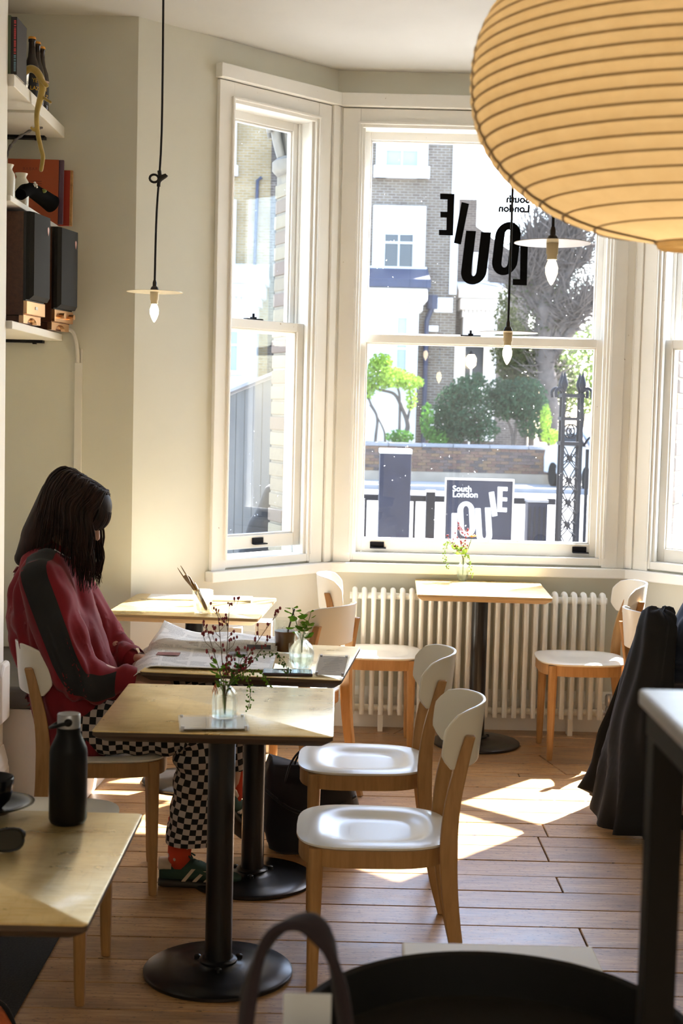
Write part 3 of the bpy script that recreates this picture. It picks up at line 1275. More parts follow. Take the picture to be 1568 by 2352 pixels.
# ------------------------------------------------------------------ near foreground: counter, tray, bag
t = thing('high_table', 'blurred steel-topped high table with dark legs at the right edge', 'table', (0, 0, 0))
b = MB().box(.322, 1.05, .72, 1.505, 1.262, 1.280)
b.build('steel_top', M['brush'], t, bevel=.004)
MB().box(.330, 1.04, .73, 1.497, 1.232, 1.2615).build('apron_frame', M['black_matte'], t, bevel=.002)
for x in (.348, 1.02):
    for yy in (1.478, .75):
        MB().box(x - .017, x + .017, yy - .017, yy + .017, 0, 1.2315).build('leg', M['black_matte'], t, bevel=.002)

t = thing('side_table', 'narrow white-topped side table under the round black tray', 'table', (0, 0, 0))
MB().box(.112, .412, 1.515, 2.19, .715, .735).build('table_top', M['white'], t, bevel=.003)
for x in (.14, .385):
    for yy in (1.55, 2.15):
        MB().box(x - .014, x + .014, yy - .014, yy + .014, 0, .7148).build('leg', M['white'], t)
tr = MB().lathe([(.0, .736), (.225, .736), (.238, .742), (.250, .800), (.254, .804), (.250, .807), (.244, .803), (.232, .750), (.222, .744), (0, .744)], 72, (.208, 1.722, 0), cap=(False, False)).build('tray', M['black_matte'], smooth=40)
tag(tr, 'deep round black tray, blurred, at the bottom right edge', 'tray')

t = thing('bar_stool', 'black bar stool under the frame edge that carries the strap bag', 'stool', (-.035, 1.42, 0))
MB().lathe([(0, .63), (.15, .63), (.155, .64), (.155, .65), (.145, .66), (0, .66)], 32, cap=(False, False)).build('stool_seat', M['black_matte'], t, smooth=40)
for k in range(4):
    a = pi / 4 + k * pi / 2
    MB().tube([(.12 * cos(a), .12 * sin(a), .629), (.17 * cos(a), .17 * sin(a), 0)], .011, 8).build('leg', M['black_matte'], t, smooth=60)
t = thing('shoulder_bag', 'dark bag showing only its upright plum strap loop at the bottom edge', 'bag', (-.035, 1.42, 0))
b = MB()
rings = []
for z, sx, sy in ((.662, .10, .055), (.68, .115, .065), (.80, .112, .055), (.90, .105, .030), (.925, .10, .014)):
    rings.append([(sx * copysign(abs(cos(2 * pi * k / 28)) ** .6, cos(2 * pi * k / 28)), sy * copysign(abs(sin(2 * pi * k / 28)) ** .6, sin(2 * pi * k / 28)), z) for k in range(28)])
b.loft(rings).build('bag_body', M['strap'], t, smooth=50)
pth = catmull([(-.052, -.01, .915), (-.046, -.005, .975), (-.028, 0, 1.028), (.002, .002, 1.045), (.028, .002, 1.030), (.044, -.002, .985), (.056, -.008, .915)], 6)
rings = []
for i, p in enumerate(pth):
    d = (pth[min(i + 1, len(pth) - 1)] - pth[max(i - 1, 0)]).normalized()
    nrm = Vector((-d.z, 0, d.x))
    tw = .35 * sin(i * .35)
    side = Vector((0, 1, 0)) * cos(tw) + nrm * sin(tw)
    oth = side.cross(d).normalized()
    rings.append([p + side * a * .019 + oth * c * .0055 for a, c in ((1, .4), (.6, 1), (-.6, 1), (-1, .4), (-1, -.4), (-.6, -1), (.6, -1), (1, -.4))])
MB().loft(rings).build('strap', M['strap'], t, smooth=180)
pp = MB().box(-.050, .002, 1.502, 1.504, .662, .936).build('paper_sheet', M['paper'])
tag(pp, 'pale sheet of paper standing behind the plum strap at the bottom edge', 'paper')

t = thing('carrier_bag', 'orange carrier bag just peeking in at the bottom left corner', 'bag', (-.83, 3.22, .008))
b = MB()
rings = []
for z, r in ((0, .085), (.03, .10), (.10, .098), (.145, .08), (.158, .05)):
    rings.append([(r * cos(2 * pi * k / 20) * (1 + .08 * sin(5 * 2 * pi * k / 20 + z * 30)), .8 * r * sin(2 * pi * k / 20), z) for k in range(20)])
b.loft(rings).build('bag_body', plain('orange_fabric', (.55, .12, .03), .8, var=.2, scale=90, bump=.3), t, smooth=180)
MB().tube(catmull([(-.06, 0, .14), (.0, -.01, .185), (.07, 0, .16), (.10, .01, .09)], 5), .006, 6).build('handle', M['band'], t, smooth=180)

# ------------------------------------------------------------------ speakers and things on the alcove shelves
def speaker(label, x, y, rz, knobs):
    t = thing('loudspeaker', label, 'speaker', (x, y, 1.8632), rz)
    d, wd, h = .125, .098, .415
    MB().box(-d, d - .012, -wd, wd, .030, h).build('cabinet', M['walnut'], t, bevel=.002)
    MB().box(-d + .01, d - .03, -wd + .006, wd - .006, .001, .029).build('plinth', M['walnut'], t, bevel=.002)
    MB().box(d - .0118, d - .002, -wd, wd, .085, h).build('baffle', M['black'], t)
    b = MB()
    rings = []
    for xx, g in ((d - .0018, .001), (d + .012, .001), (d + .026, .012), (d + .027, .018)):
        rings.append([(xx, -wd + g, .088 + g * 1.4), (xx, wd - g, .088 + g * 1.4), (xx, wd - g, h - g * .2), (xx, -wd + g, h - g * .2)])
    b.loft(rings).build('grille', plain('grille_cloth', (.014, .0145, .014), .9, var=.3, scale=400), t, smooth=20)
    MB().box(d - .0118, d + .004, -wd, wd, .034, .084).build('copper_panel', M['brass'], t, bevel=.002)
    b = MB()
    pts = [(-wd + .006, .001), (-.05, .001)] + [(-.05 * cos(a), .001 + .024 * sin(a)) for a in [pi * k / 8 for k in range(1, 8)]] + [(.05, .001), (wd - .006, .001), (wd - .006, .033), (-wd + .006, .033)]
    b.prism(pts, d - .03, d - .012, lambda a, c, hh: (hh, a, c)).build('copper_foot', M['brass'], t)
    bd = MB().prism([(0, .016), (.008, .010), (.007, -.002), (0, -.018), (-.007, -.002), (-.008, .010)], d + .0272, d + .029, lambda a, c, hh: (hh, a + .058, c + h - .055))
    bd.build('badge', plain('pink_badge', (.55, .28, .24), .4), t)
    if knobs:
        for yy in (-.045, .055):
            MB().tube([(d + .004, yy, .06), (d + .026, yy, .06)], .011, 14).build('knob', M['brass'], t, smooth=40)
    else:
        MB().box(d + .0042, d + .006, -.012, .012, .055, .067).build('switch', M['paper'], t)
    return t


speaker('walnut speaker with black grille nearest the room on the lowest shelf', -1.310, 5.483, radians(-8), False)
speaker('walnut speaker with copper knobs nearest the front wall on the lowest shelf', -1.290, 5.935, radians(-11), True)


def book(name, label, x0, x1, y0, y1, z0, z1, c, spine_front=True):
    t = thing(name, label, 'book', ((x0 + x1) / 2, (y0 + y1) / 2, z0))
    hx, hy, h = (x1 - x0) / 2, (y1 - y0) / 2, z1 - z0
    m = plain(label[:14], c, .5)
    b = MB().box(-hx, -hx + .0025, -hy, hy, 0, h).box(hx - .0025, hx, -hy, hy, 0, h).box(-hx + .0025, hx - .0025, -hy, -hy + .003, 0, h)
    b.build('cover', m, t)
    MB().box(-hx + .0027, hx - .0027, -hy + .0032, hy - .004, .003, h - .003).build('pages', M['paper'], t)
    return t, hx, hy, h


t, hx, hy, h = book('book', 'dark green book spine at the far left of the upper shelf', -1.262, -1.245, 5.215, 5.37, 2.742, 2.955, (.05, .085, .05))
t, hx, hy, h = book('book', 'pale green book between a dark green and a black one, upper shelf', -1.2445, -1.2285, 5.215, 5.37, 2.742, 2.950, (.17, .24, .15))
t, hx, hy, h = book('book', 'black book with red and blue spine lettering, upper shelf', -1.228, -1.206, 5.215, 5.37, 2.742, 2.945, (.02, .018, .022))
rr_ = random.Random(5)
b1, b2 = MB(), MB()
z = h - .012
while z > .012:
    l = rr_.uniform(.0035, .006)
    (b1 if z > .075 else b2).box(.000, .0075, -hy - .0006, -hy - .0001, z - l, z)
    z -= l + (.0015 if rr_.random() < .8 else .004)
b1.build('red_lettering', plain('red_print', (.65, .08, .09), .6), t)['kind'] = 'stuff'
b2.build('blue_lettering', plain('blue_print', (.18, .33, .45), .6), t)['kind'] = 'stuff'

bott = None
for i, (x, yy, lab) in enumerate(((-1.250, 5.66, 'brown beer bottle with orange cap, nearest of the three on the upper shelf'),
                                  (-1.247, 5.735, 'brown beer bottle with orange cap, middle of the three on the upper shelf'),
                                  (-1.245, 5.81, 'brown beer bottle with orange cap, nearest the front wall'))):
    if bott is None:
        t = thing('beer_bottle', lab, 'bottle', (x, yy, 2.7345))
        MB().lathe([(.026, 0), (.030, .004), (.030, .125), (.027, .145), (.0165, .175), (.0135, .20), (.0125, .232), (.0145, .234), (.0145, .243)], 24).build('bottle_glass', M['amber'], t, smooth=50)
        MB().lathe([(.0150, .2432), (.0155, .246), (.014, .252), (.004, .253)], 20).build('crown_cap', plain('orange_cap', (.75, .33, .03), .4), t, smooth=50)
        MB().lathe([(.0304, .02), (.0306, .022), (.0306, .108), (.0304, .11)], 24, cap=(False, False)).build('label_band', plain('black_label', (.014, .014, .016), .5), t, smooth=180)
        MB().lathe([(.0305, .109), (.0308, .109), (.0308, .116), (.0305, .116)], 24, cap=(False, False)).build('label_edge', plain('label_gold_edge', (.45, .27, .17), .5), t, smooth=180)
        ym = plain('yellow_print', (.80, .50, .05), .6)
        lt = Matrix.Translation((.0, -.0312, 0)) @ Matrix.Rotation(pi / 2, 4, 'X')
        for z_, s_ in ((.075, 'YE'), (.045, 'LAZ')):
            o = text_mesh('lettering', s_, .021, ym, Matrix.Translation((-.014 if s_ == 'LAZ' else -.006, -.0312, z_)) @ Matrix.Rotation(pi / 2, 4, 'X'), t, .0003, bold=.0004)
            for v in o.data.vertices:       # wrap round the bottle, turned a little to the right
                a = v.co.x / .0312 + .45
                v.co = Vector((.0312 * sin(a), -.0312 * cos(a), v.co.z))
        bott, bkids = t, [k for k in COL.objects if k.parent == t]
    else:
        dup(bott, lab, (x, yy, 2.7345), 0, bkids)
t = thing('bucket', 'small galvanised tin bucket on the upper shelf under the plush toy', 'bucket', (-1.262, 5.52, 2.7425))
MB().lathe([(.024, 0), (.025, .002), (.029, .03), (.0305, .031), (.0305, .034), (.029, .035), (.033, .078), (.0345, .080), (.0335, .082), (.031, .079), (.023, .003)], 28, cap=(True, True)).build('pail', plain('zinc', (.42, .42, .40), .35, .9, var=.2, scale=40), t, smooth=40)
MB().tube([(.034 * cos(a), .034 * sin(a) * .35 - .034, .070 - .02 * sin(a)) for a in [pi * k / 10 for k in range(11)]], .0012, 6).build('handle', M['steel'], t)

b = MB()
main = catmull([(-1.285, 5.44, 2.782), (-1.262, 5.45, 2.792), (-1.243, 5.46, 2.800), (-1.215, 5.47, 2.822), (-1.19, 5.48, 2.812), (-1.172, 5.49, 2.770), (-1.180, 5.49, 2.715), (-1.194, 5.50, 2.665), (-1.192, 5.50, 2.60), (-1.178, 5.50, 2.535), (-1.170, 5.50, 2.50), (-1.176, 5.50, 2.452)], 4)
for i in range(len(main) - 1):
    f0, f1 = i / (len(main) - 1), (i + 1) / (len(main) - 1)
    rad = lambda f: interp([0, .1, .3, .5, .65, 1], [.010, .012, .015, .014, .010, .0085], f)
    b.cone(main[i], rad(f0), main[i + 1], rad(f1), 10, 3)
for p in ([(-1.182, 5.48, 2.80), (-1.165, 5.475, 2.775), (-1.152, 5.47, 2.762)], [(-1.178, 5.49, 2.735), (-1.160, 5.485, 2.715), (-1.138, 5.48, 2.702)], [(-1.194, 5.50, 2.603), (-1.206, 5.495, 2.600), (-1.212, 5.49, 2.607)]):
    q = catmull(p, 3)
    for i in range(len(q) - 1):
        b.cone(q[i], .0095 if p[0][2] > 2.79 else .006, q[i + 1], .0095 if p[0][2] > 2.79 else .006, 8, 3)
pl = blob('plush_toy', b, .0028, M['plush'], iters=4)
tag(pl, 'fuzzy green and gold plush toy draped over the upper shelf, long tail hanging', 'toy')

jm = [(.026, 0), (.031, .004), (.032, .09), (.030, .108), (.021, .122), (.020, .128), (.026, .140), (.0265, .143), (.022, .143), (.016, .126), (.012, .12)]
jar = MB().lathe(jm, 28).build('ceramic_jar', M['ceramic'], smooth=50, loc=(-1.288, 5.42, 2.3132))
tag(jar, 'larger cream stoneware jar with flared neck on the middle shelf', 'jar')
j2 = MB().lathe([(r * .92, z * .9) for r, z in jm], 28).build('ceramic_jar', M['ceramic'], smooth=50, loc=(-1.258, 5.53, 2.3132))
tag(j2, 'smaller cream stoneware jar just behind the larger jar', 'jar')
pic = thing('picture_book', 'orange hardback picture book with purple spine leaning on the front wall', 'book', (0, 0, 0))
T_ = Matrix.Translation((-1.315, 6.03, 2.3135)) @ Matrix.Rotation(radians(-3), 4, 'X')
MB().box(-.115, .098, -.006, -.003, 0, .268, T_).box(-.115, .098, .003, .006, 0, .268, T_).build('cover', plain('orange_cover', (.42, .075, .018), .45, var=.08, scale=6), pic)
MB().box(-.112, .096, -.0028, .0028, .003, .265, T_).build('pages', M['paper'], pic)
MB().box(.0985, .119, -.0065, .0065, 0, .268, T_).build('spine', plain('purple_spine', (.10, .045, .085), .4), pic, bevel=.003)
dk = plain('dark_red_print', (.20, .03, .012), .6)
text_mesh('lettering', 'BABAR', .017, dk, T_ @ Matrix.Translation((-.052, -.0062, .222)) @ Matrix.Rotation(pi / 2, 4, 'X'), pic, .0003, spacing=1.3)
b = MB()
for k in range(5):
    b.box(-.045, .028 - (.02 if k == 4 else 0), -.0065, -.0061, .175 - k * .010, .1775 - k * .010, T_)
o = b.build('text_lines', dk, pic)
o['kind'] = 'stuff'
rb = thing('picture_book', 'red book with worn tan edge behind the orange picture book', 'book', (0, 0, 0))
T_ = Matrix.Translation((-1.275, 6.075, 2.3135)) @ Matrix.Rotation(radians(-3), 4, 'X')
MB().box(-.11, .098, -.008, .008, 0, .232, T_).build('cover', plain('red_cover', (.40, .030, .014), .5), rb)
MB().box(.0983, .108, -.0085, .0085, 0, .232, T_).build('spine', plain('tan_spine', (.50, .27, .10), .6, var=.3, scale=50), rb)

t = thing('cloth_roll', 'black felt tube with white print and green label beside the jars', 'cloth', (0, 0, 0))
p = catmull([(-1.245, 5.46, 2.352), (-1.235, 5.55, 2.385), (-1.205, 5.64, 2.372), (-1.175, 5.70, 2.352)], 5)
b = MB()
n = len(p)
b.tube(list(p) + [p[-1] - (p[-1] - p[-2]) * .2, p[-3]], [lerp(.022, .036, i / (n - 1)) for i in range(n)] + [.033, .030], 20)
b.build('felt_tube', M['blackcap'], t, smooth=60)
lb = MB()
for a, r, c in ((0, 1, 0),):
    pass
MB().ball(p[9] + Vector((.022, -.020, .012)), (.014, .008, .008), 12, 8).build('green_label', plain('olive_label', (.17, .20, .04), .7), t, smooth=180)
b = MB()
for dx, dz, r in ((0, 0, .007), (.009, .004, .006), (.004, .012, .005), (-.004, -.008, .004), (.012, -.004, .004)):
    b.ball(p[6] + Vector((.016 + dx, -.020, .012 + dz)), (r, .004, r), 8, 6)
b.build('white_print', M['paper'], t, smooth=180)['kind'] = 'stuff'
tw = MB().tube(catmull([(-1.300, 5.42, 2.44), (-1.298, 5.50, 2.53), (-1.285, 5.60, 2.59), (-1.262, 5.75, 2.65), (-1.25, 5.85, 2.676)], 6), [.005 + .002 * sin(i * 2.1) for i in range(25)], 7).build('dried_branch', M['bark'], smooth=180)
tag(tw, 'dark twisted dried branch standing in the larger jar below the upper shelf', 'branch')

# ------------------------------------------------------------------ things on the tables
ZT = .7455
# --- bottom-left table
t = thing('water_bottle', 'matt black flask with steel cap and loop on the bottom left brass table', 'bottle', (-.5235, 2.748, ZT))
MB().lathe([(.030, 0), (.0345, .003), (.0370, .010), (.0370, .142), (.0355, .150), (.0265, .170), (.0235, .178), (.0230, .190), (.0225, .1905), (.0, .1905)], 40).build('flask_body', plain('flask_black', (.006, .006, .006), .42, Specular_IOR_Level=.12), t, smooth=40)
MB().lathe([(.0222, .1908), (.0222, .216), (.0212, .2175), (.0180, .2165), (0, .2163)], 36).build('steel_cap', M['brush'], t, smooth=40)
b = MB()
pth = catmull([(.004, -.0236, .203), (-.010, -.0235, .200), (-.026, -.016, .194), (-.034, 0, .190), (-.026, .016, .194), (-.010, .0235, .200), (.004, .0236, .203)], 5)
b.tube(pth, .0062, 8, flat=.6)
b.tube([(.003, -.024, .204), (.003, -.019, .204)], .008, 12)
b.build('carry_loop', M['black_matte'], t, smooth=180)

sc = MB().lathe([(.0, .001), (.028, .001), (.032, .004), (.058, .014), (.078, .022), (.079, .024), (.076, .025), (.055, .018), (.030, .009), (0, .008)], 40, (-.680, 2.80, ZT), cap=(False, False)).build('saucer', M['black_glaze'], smooth=60)
tag(sc, 'shiny black saucer under the black cup, left edge of the picture', 'saucer')
t = thing('coffee_cup', 'shiny black coffee cup standing on the black saucer', 'cup', (-.690, 2.80, ZT + .0095))
MB().lathe([(0, 0), (.024, 0), (.027, .004), (.040, .018), (.046, .040), (.0475, .062), (.0465, .0635), (.045, .062), (.042, .036), (.030, .012), (0, .009)], 36, cap=(False, False)).build('cup_body', M['black_glaze'], t, smooth=60)
MB().tube(catmull([(-.045, 0, .052), (-.066, 0, .050), (-.070, 0, .034), (-.058, 0, .020), (-.041, 0, .020)], 5), .0045, 8, flat=1.3).build('cup_handle', M['black_glaze'], t, smooth=180)
MB().lathe([(0, .040), (.0425, .040)], 30, cap=(False, False)).build('coffee', plain('black_coffee', (.01, .005, .003), .15), t)

t = thing('sunglasses', 'glossy black sunglasses lying folded beside the black saucer', 'sunglasses', (-.628, 2.545, ZT), radians(20))
gl_ = plain('smoked_lens', (.012, .014, .016), .1, Specular_IOR_Level=.35)
for sx in (-1, 1):
    b = MB()
    ring = [(sx * .034 + .027 * copysign(abs(cos(a)) ** .75, cos(a)), -.004 + .006 * cos(a) * 0, .0235 + .021 * copysign(abs(sin(a)) ** .8, sin(a))) for a in [2 * pi * k / 28 for k in range(29)]]
    b.tube(ring, .0028, 8).build('rim', M['black_glaze'], t, smooth=180)
    b = MB().prism([(p[0], p[2]) for p in ring[:-1]], -.0050, -.0038, lambda a, c, h: (a, h, c))
    b.build('lens', gl_, t)
    MB().tube(catmull([(sx * .062, -.003, .030), (sx * .064, .010, .029), (sx * .060, .06, .020), (sx * .052, .105, .006), (sx * .045, .125, .004)], 5), .0032, 8, flat=1.8).build('temple', M['black_glaze'], t, smooth=180)
MB().tube(catmull([(-.009, -.004, .028), (0, -.006, .031), (.009, -.004, .028)], 4), .0025, 8).build('bridge', M['black_glaze'], t, smooth=180)
text_mesh('lettering', 'U', .012, M['sign_grey'], Matrix.Translation((.0672, .022, .022)) @ Matrix.Rotation(pi / 2, 4, 'Z') @ Matrix.Rotation(pi / 2, 4, 'X'), t, .0003)


def menu_holder(label, x, y, deg, wx, wy, tilt=0.0, z=ZT):
    t = thing('menu_holder', label, 'sign holder', (x, y, z), radians(deg))
    T_ = Matrix.Translation((0, -wy / 2, .001)) @ Matrix.Rotation(tilt, 4, 'X') @ Matrix.Translation((0, wy / 2, 0))
    MB().box(-wx / 2, wx / 2, -wy / 2, wy / 2, 0, .0045, T_).build('back_sheet', M['acrylic'], t, bevel=.0006)
    MB().box(-wx / 2, wx / 2, -wy / 2, wy / 2, .0058, .0098, T_).build('front_sheet', M['acrylic'], t, bevel=.0006)
    MB().box(-wx / 2 + .004, wx / 2 - .004, -wy / 2 + .004, wy / 2 - .004, .0047, .0056, T_).build('menu_paper', M['paper'], t)
    b = MB()
    r = random.Random(int(x * 100))
    for k in range(9):
        l = r.uniform(.15, .34) * wx
        yy = wy * (.34 - .08 * k)
        b.box(-l, l, yy, yy + .002, .00565, .00575, T_)
    b.build('print_lines', M['sign_grey'], t)['kind'] = 'stuff'
    for sx in (-1, 1):
        for sy in (-1, 1):
            MB().lathe([(.004, .0), (.004, .0115), (.0035, .0122)], 12, (sx * (wx / 2 - .009), sy * (wy / 2 - .009), 0), M=T_).build('screw', M['steel'], t, smooth=40)
    return t


menu_holder('clear acrylic menu holder under the ribbed vase on the front table', -.319, 3.637, 8, .178, .150)
menu_holder('small tilted acrylic sign holder at the right edge of the reading table', -.018, 4.398, -6, .098, .135, radians(17))


def vase(label, prof_, x, y, z, water, ribs=0):
    t = thing('glass_vase', label, 'vase', (x, y, z))
    n = 48
    b = MB()
    rings = []
    for r, zz in prof_:
        rings.append([(r * (1 + (.035 * cos(ribs * 2 * pi * k / n) if ribs and r > .02 else 0)) * cos(2 * pi * k / n), r * (1 + (.035 * cos(ribs * 2 * pi * k / n) if ribs and r > .02 else 0)) * sin(2 * pi * k / n), zz) for k in range(n)])
    for r, zz in reversed(prof_[1:]):
        r -= .0026
        rings.append([(r * cos(2 * pi * k / n), r * sin(2 * pi * k / n), zz) for k in range(n)])
    b.loft(rings).build('vase_glass', M['vase'], t, smooth=60)
    wr = [(r - .0032, zz) for r, zz in prof_[1:] if zz <= water]
    wr = [(wr[0][0] * .9, .006)] + [q for q in wr if q[1] > .006] + [(interp([p[1] for p in prof_], [p[0] for p in prof_], water) - .0032, water)]
    MB().lathe(wr, 36).build('water', M['water'], t, smooth=40)
    return t


vase('ribbed clear glass bottle vase on the front table', [(.026, 0), (.0315, .002), (.0325, .006), (.0325, .050), (.0300, .064), (.0225, .076), (.0145, .082), (.0135, .094), (.0165, .099)], -.293, 3.677, ZT + .0125, .016, 16)
vase('round bellied clear glass vase with water on the reading table', [(.020, 0), (.028, .003), (.036, .022), (.0385, .045), (.035, .068), (.023, .083), (.0155, .090), (.015, .098), (.024, .116)], -.115, 4.478, ZT, .040, 10)
vase('slim waisted clear glass vase at the back of the window table', [(.016, 0), (.020, .003), (.026, .025), (.0285, .045), (.024, .072), (.0145, .092), (.013, .100), (.017, .116)], .600, 6.925, ZT, .05, 10)


def leaf_pts(L, W, cup=.15):
    return [(0, 0, 0), (W * .42, L * .25, -cup * W), (W * .5, L * .55, -cup * W), (W * .25, L * .85, -cup * W * .5), (0, L, 0), (-W * .25, L * .85, -cup * W * .5), (-W * .5, L * .55, -cup * W), (-W * .42, L * .25, -cup * W), (0, L * .3, 0), (0, L * .65, 0)]


LEAF_F = [(0, 1, 8), (1, 2, 9, 8), (2, 3, 9), (3, 4, 9), (4, 5, 9), (5, 6, 9), (6, 7, 8, 9), (7, 0, 8)]


def orient(p, d, roll=0.0):
    d = Vector(d).normalized()
    q = d.to_track_quat('Y', 'Z')
    return Matrix.Translation(p) @ q.to_matrix().to_4x4() @ Matrix.Rotation(roll, 4, 'Y')


leaf_cache = {}


def leaf(parent, p, d, L, W, mat, roll=0.0, name='leaf'):
    key = (round(L, 3), round(W, 3), mat.name)
    if key not in leaf_cache:
        me = bpy.data.meshes.new('leaf')
        me.from_pydata(leaf_pts(L, W), [], LEAF_F)
        me.materials.append(mat)
        me.polygons.foreach_set('use_smooth', [True] * len(me.polygons))
        leaf_cache[key] = me
    o = bpy.data.objects.new(name, leaf_cache[key])
    COL.objects.link(o)
    o.parent = parent
    o.matrix_local = orient(p, d, roll)
    return o


R_ = random.Random(11)


def bud_sprig(label, base, path, nb, seed, small=1.0):
    r = random.Random(seed)
    t = thing('red_bud_sprig', label, 'flower', base, group=None)
    p = catmull(path, 6)
    st, bd = MB(), MB()
    st.tube(p, [lerp(.0016, .0008, i / (len(p) - 1)) * small for i in range(len(p))], 5)
    for k in range(nb):
        i = int(lerp(len(p) * .45, len(p) - 1, (k + .5) / nb))
        a = r.uniform(0, 2 * pi)
        L = r.uniform(.012, .040) * small
        q = [p[i], p[i] + Vector((cos(a) * L * .5, sin(a) * L * .5, L * .45)), p[i] + Vector((cos(a) * L * .7, sin(a) * L * .7, L * 1.0))]
        st.tube(q, .0007 * small, 4)
        for m in range(r.choice((2, 3, 4))):
            c = q[r.choice((1, 2, 2))] + Vector((r.uniform(-.005, .005), r.uniform(-.005, .005), r.uniform(-.003, .007))) * small
            bd.ball(c, (.0031 * small, .0031 * small, .0046 * small), 6, 5)
    for m in range(3):
        bd.ball(p[-1] + Vector((r.uniform(-.003, .003), r.uniform(-.003, .003), .003 * m)) * small, (.0022 * small, .0022 * small, .0036 * small), 6, 5)
    st.build('stem', plain('red_brown_stem', (.10, .07, .035), .6) if 'rbs' not in M else M['rbs'], t, smooth=180)['kind'] = 'stuff'
    bd.build('buds', M['bud'], t, smooth=180)['kind'] = 'stuff'
    return t


M['rbs'] = plain('red_brown_stem', (.12, .085, .04), .6)
V1 = Vector((-.293, 3.677, ZT + .022))
for lab, tip, nb, sd in (('red-budded sprig leaning far left over the front table vase', (-.052, .01, .225), 7, 1),
                         ('red-budded sprig rising left of centre from the front table vase', (-.022, -.01, .268), 9, 2),
                         ('tallest red-budded sprig standing upright in the front table vase', (.006, .01, .285), 10, 3),
                         ('red-budded sprig leaning far right from the front table vase, longest reach', (.128, .01, .262), 10, 4),
                         ('low red-budded sprig bending right out of the front table vase', (.095, -.015, .178), 10, 5)):
    tp = Vector(tip)
    bud_sprig(lab, V1, [(0, 0, 0), (tp.x * .06, tp.y * .1, .062), (tp.x * .22, tp.y * .3, .10), (tp.x * .6, tp.y * .6, tp.z * .7), tuple(tp)], nb, sd)


def leafy_sprig(label, base, path, n, L, W, mat, seed, name='leafy_sprig', spread=.8, start=.35, up=.3):
    r = random.Random(seed)
    t = thing(name, label, 'flower', base)
    p = catmull(path, 6)
    MB().tube(p, [lerp(.0018, .0009, i / (len(p) - 1)) for i in range(len(p))], 6).build('stem', M['stem'], t, smooth=180)
    for k in range(n):
        i = int(lerp(len(p) * start, len(p) - 1, k / max(1, n - 1)))
        a = k * 2.4 + r.uniform(-.4, .4)
        d = Vector((cos(a) * spread, sin(a) * spread, up + r.uniform(-.2, .3)))
        s_ = r.choice((.75, 1.0, 1.2))
        pt = p[i] + d.normalized() * L * .25
        leaf(t, pt, d, L * s_, W * s_, mat, r.uniform(-.5, .5))
    return t


leafy_sprig('bunch of small green leaves low in the front table vase', V1, [(0, 0, 0), (-.004, -.006, .06), (-.012, -.012, .10), (-.020, -.016, .135)], 16, .022, .014, M['leaf'], 1)
leafy_sprig('green leaves behind the buds at the right of the front table vase', V1, [(0, 0, 0), (.005, .004, .06), (.024, .0, .10), (.045, -.004, .150)], 16, .022, .012, M['leaf_dark'], 2)


def trailing(label, base, path, n, seed, mat, sz=.0035):
    r = random.Random(seed)
    t = thing('trailing_sprig', label, 'flower', base)
    p = catmull(path, 10)
    st, bd = MB(), MB()
    st.tube(p, .0007, 4)
    for k in range(n):
        i = int(lerp(len(p) * .3, len(p) - 1, k / (n - 1)))
        off = Vector((r.uniform(-1, 1), r.uniform(-1, 1), r.uniform(-1.0, .5))) * .010
        st.tube([p[i], p[i] + off], .0004, 3)
        bd.ball(p[i] + off, (sz * .6, sz * .6, sz * .8), 6, 4)
    st.build('stem', M['stem'], t)['kind'] = 'stuff'
    bd.build('leaflets', mat, t, smooth=180)['kind'] = 'stuff'
    return t


trailing('fine green trailing sprig arching right over the front table', V1, [(0, 0, 0), (.006, 0, .065), (.05, -.01, .135), (.115, -.015, .165), (.152, -.018, .148), (.165, -.018, .110)], 60, 1, M['leaf_dark'])
trailing('fine green trailing sprig hanging down beside the front table vase', V1, [(0, 0, 0), (.006, -.004, .065), (.04, -.014, .105), (.062, -.02, .085), (.068, -.022, .05), (.062, -.022, .018)], 46, 2, M['leaf'])
trailing('fine green trailing sprig spraying right of the front table vase at mid height', V1, [(0, 0, 0), (.006, -.004, .065), (.05, -.014, .112), (.095, -.02, .112), (.118, -.022, .082)], 54, 3, M['leaf'])
t = thing('orange_lily_bud', 'wilting orange flower at the left of the front table vase neck', 'flower', V1)
MB().tube(catmull([(0, 0, 0), (-.006, -.006, .06), (-.018, -.01, .085), (-.024, -.012, .080)], 5), .0012, 6).build('stem', M['stem'], t, smooth=180)
for k in range(4):
    leaf(t, Vector((-.024, -.012, .084)), (cos(k * 1.6) * .25, sin(k * 1.6) * .25, -1), .034, .012, M['orange'], k * 1.6, 'petal')

V2 = Vector((-.115, 4.478, ZT + .05))
leafy_sprig('round-leaved green sprig at the left of the reading table vase', V2, [(0, 0, 0), (-.004, 0, .05), (-.020, .004, .095), (-.034, .006, .142)], 13, .030, .026, M['leaf'], 4, spread=.9, up=.25)
leafy_sprig('round-leaved green sprig at the right of the reading table vase', V2, [(0, 0, 0), (.003, -.003, .05), (.014, -.004, .085), (.026, -.005, .128)], 11, .026, .022, M['leaf'], 5, spread=.9, up=.25)
leafy_sprig('yellow-green sprig low in the mouth of the reading table vase', V2, [(0, 0, 0), (.002, -.004, .05), (.006, -.012, .075), (.016, -.02, .095)], 14, .018, .014, M['leaf_pale'], 6, start=.55)

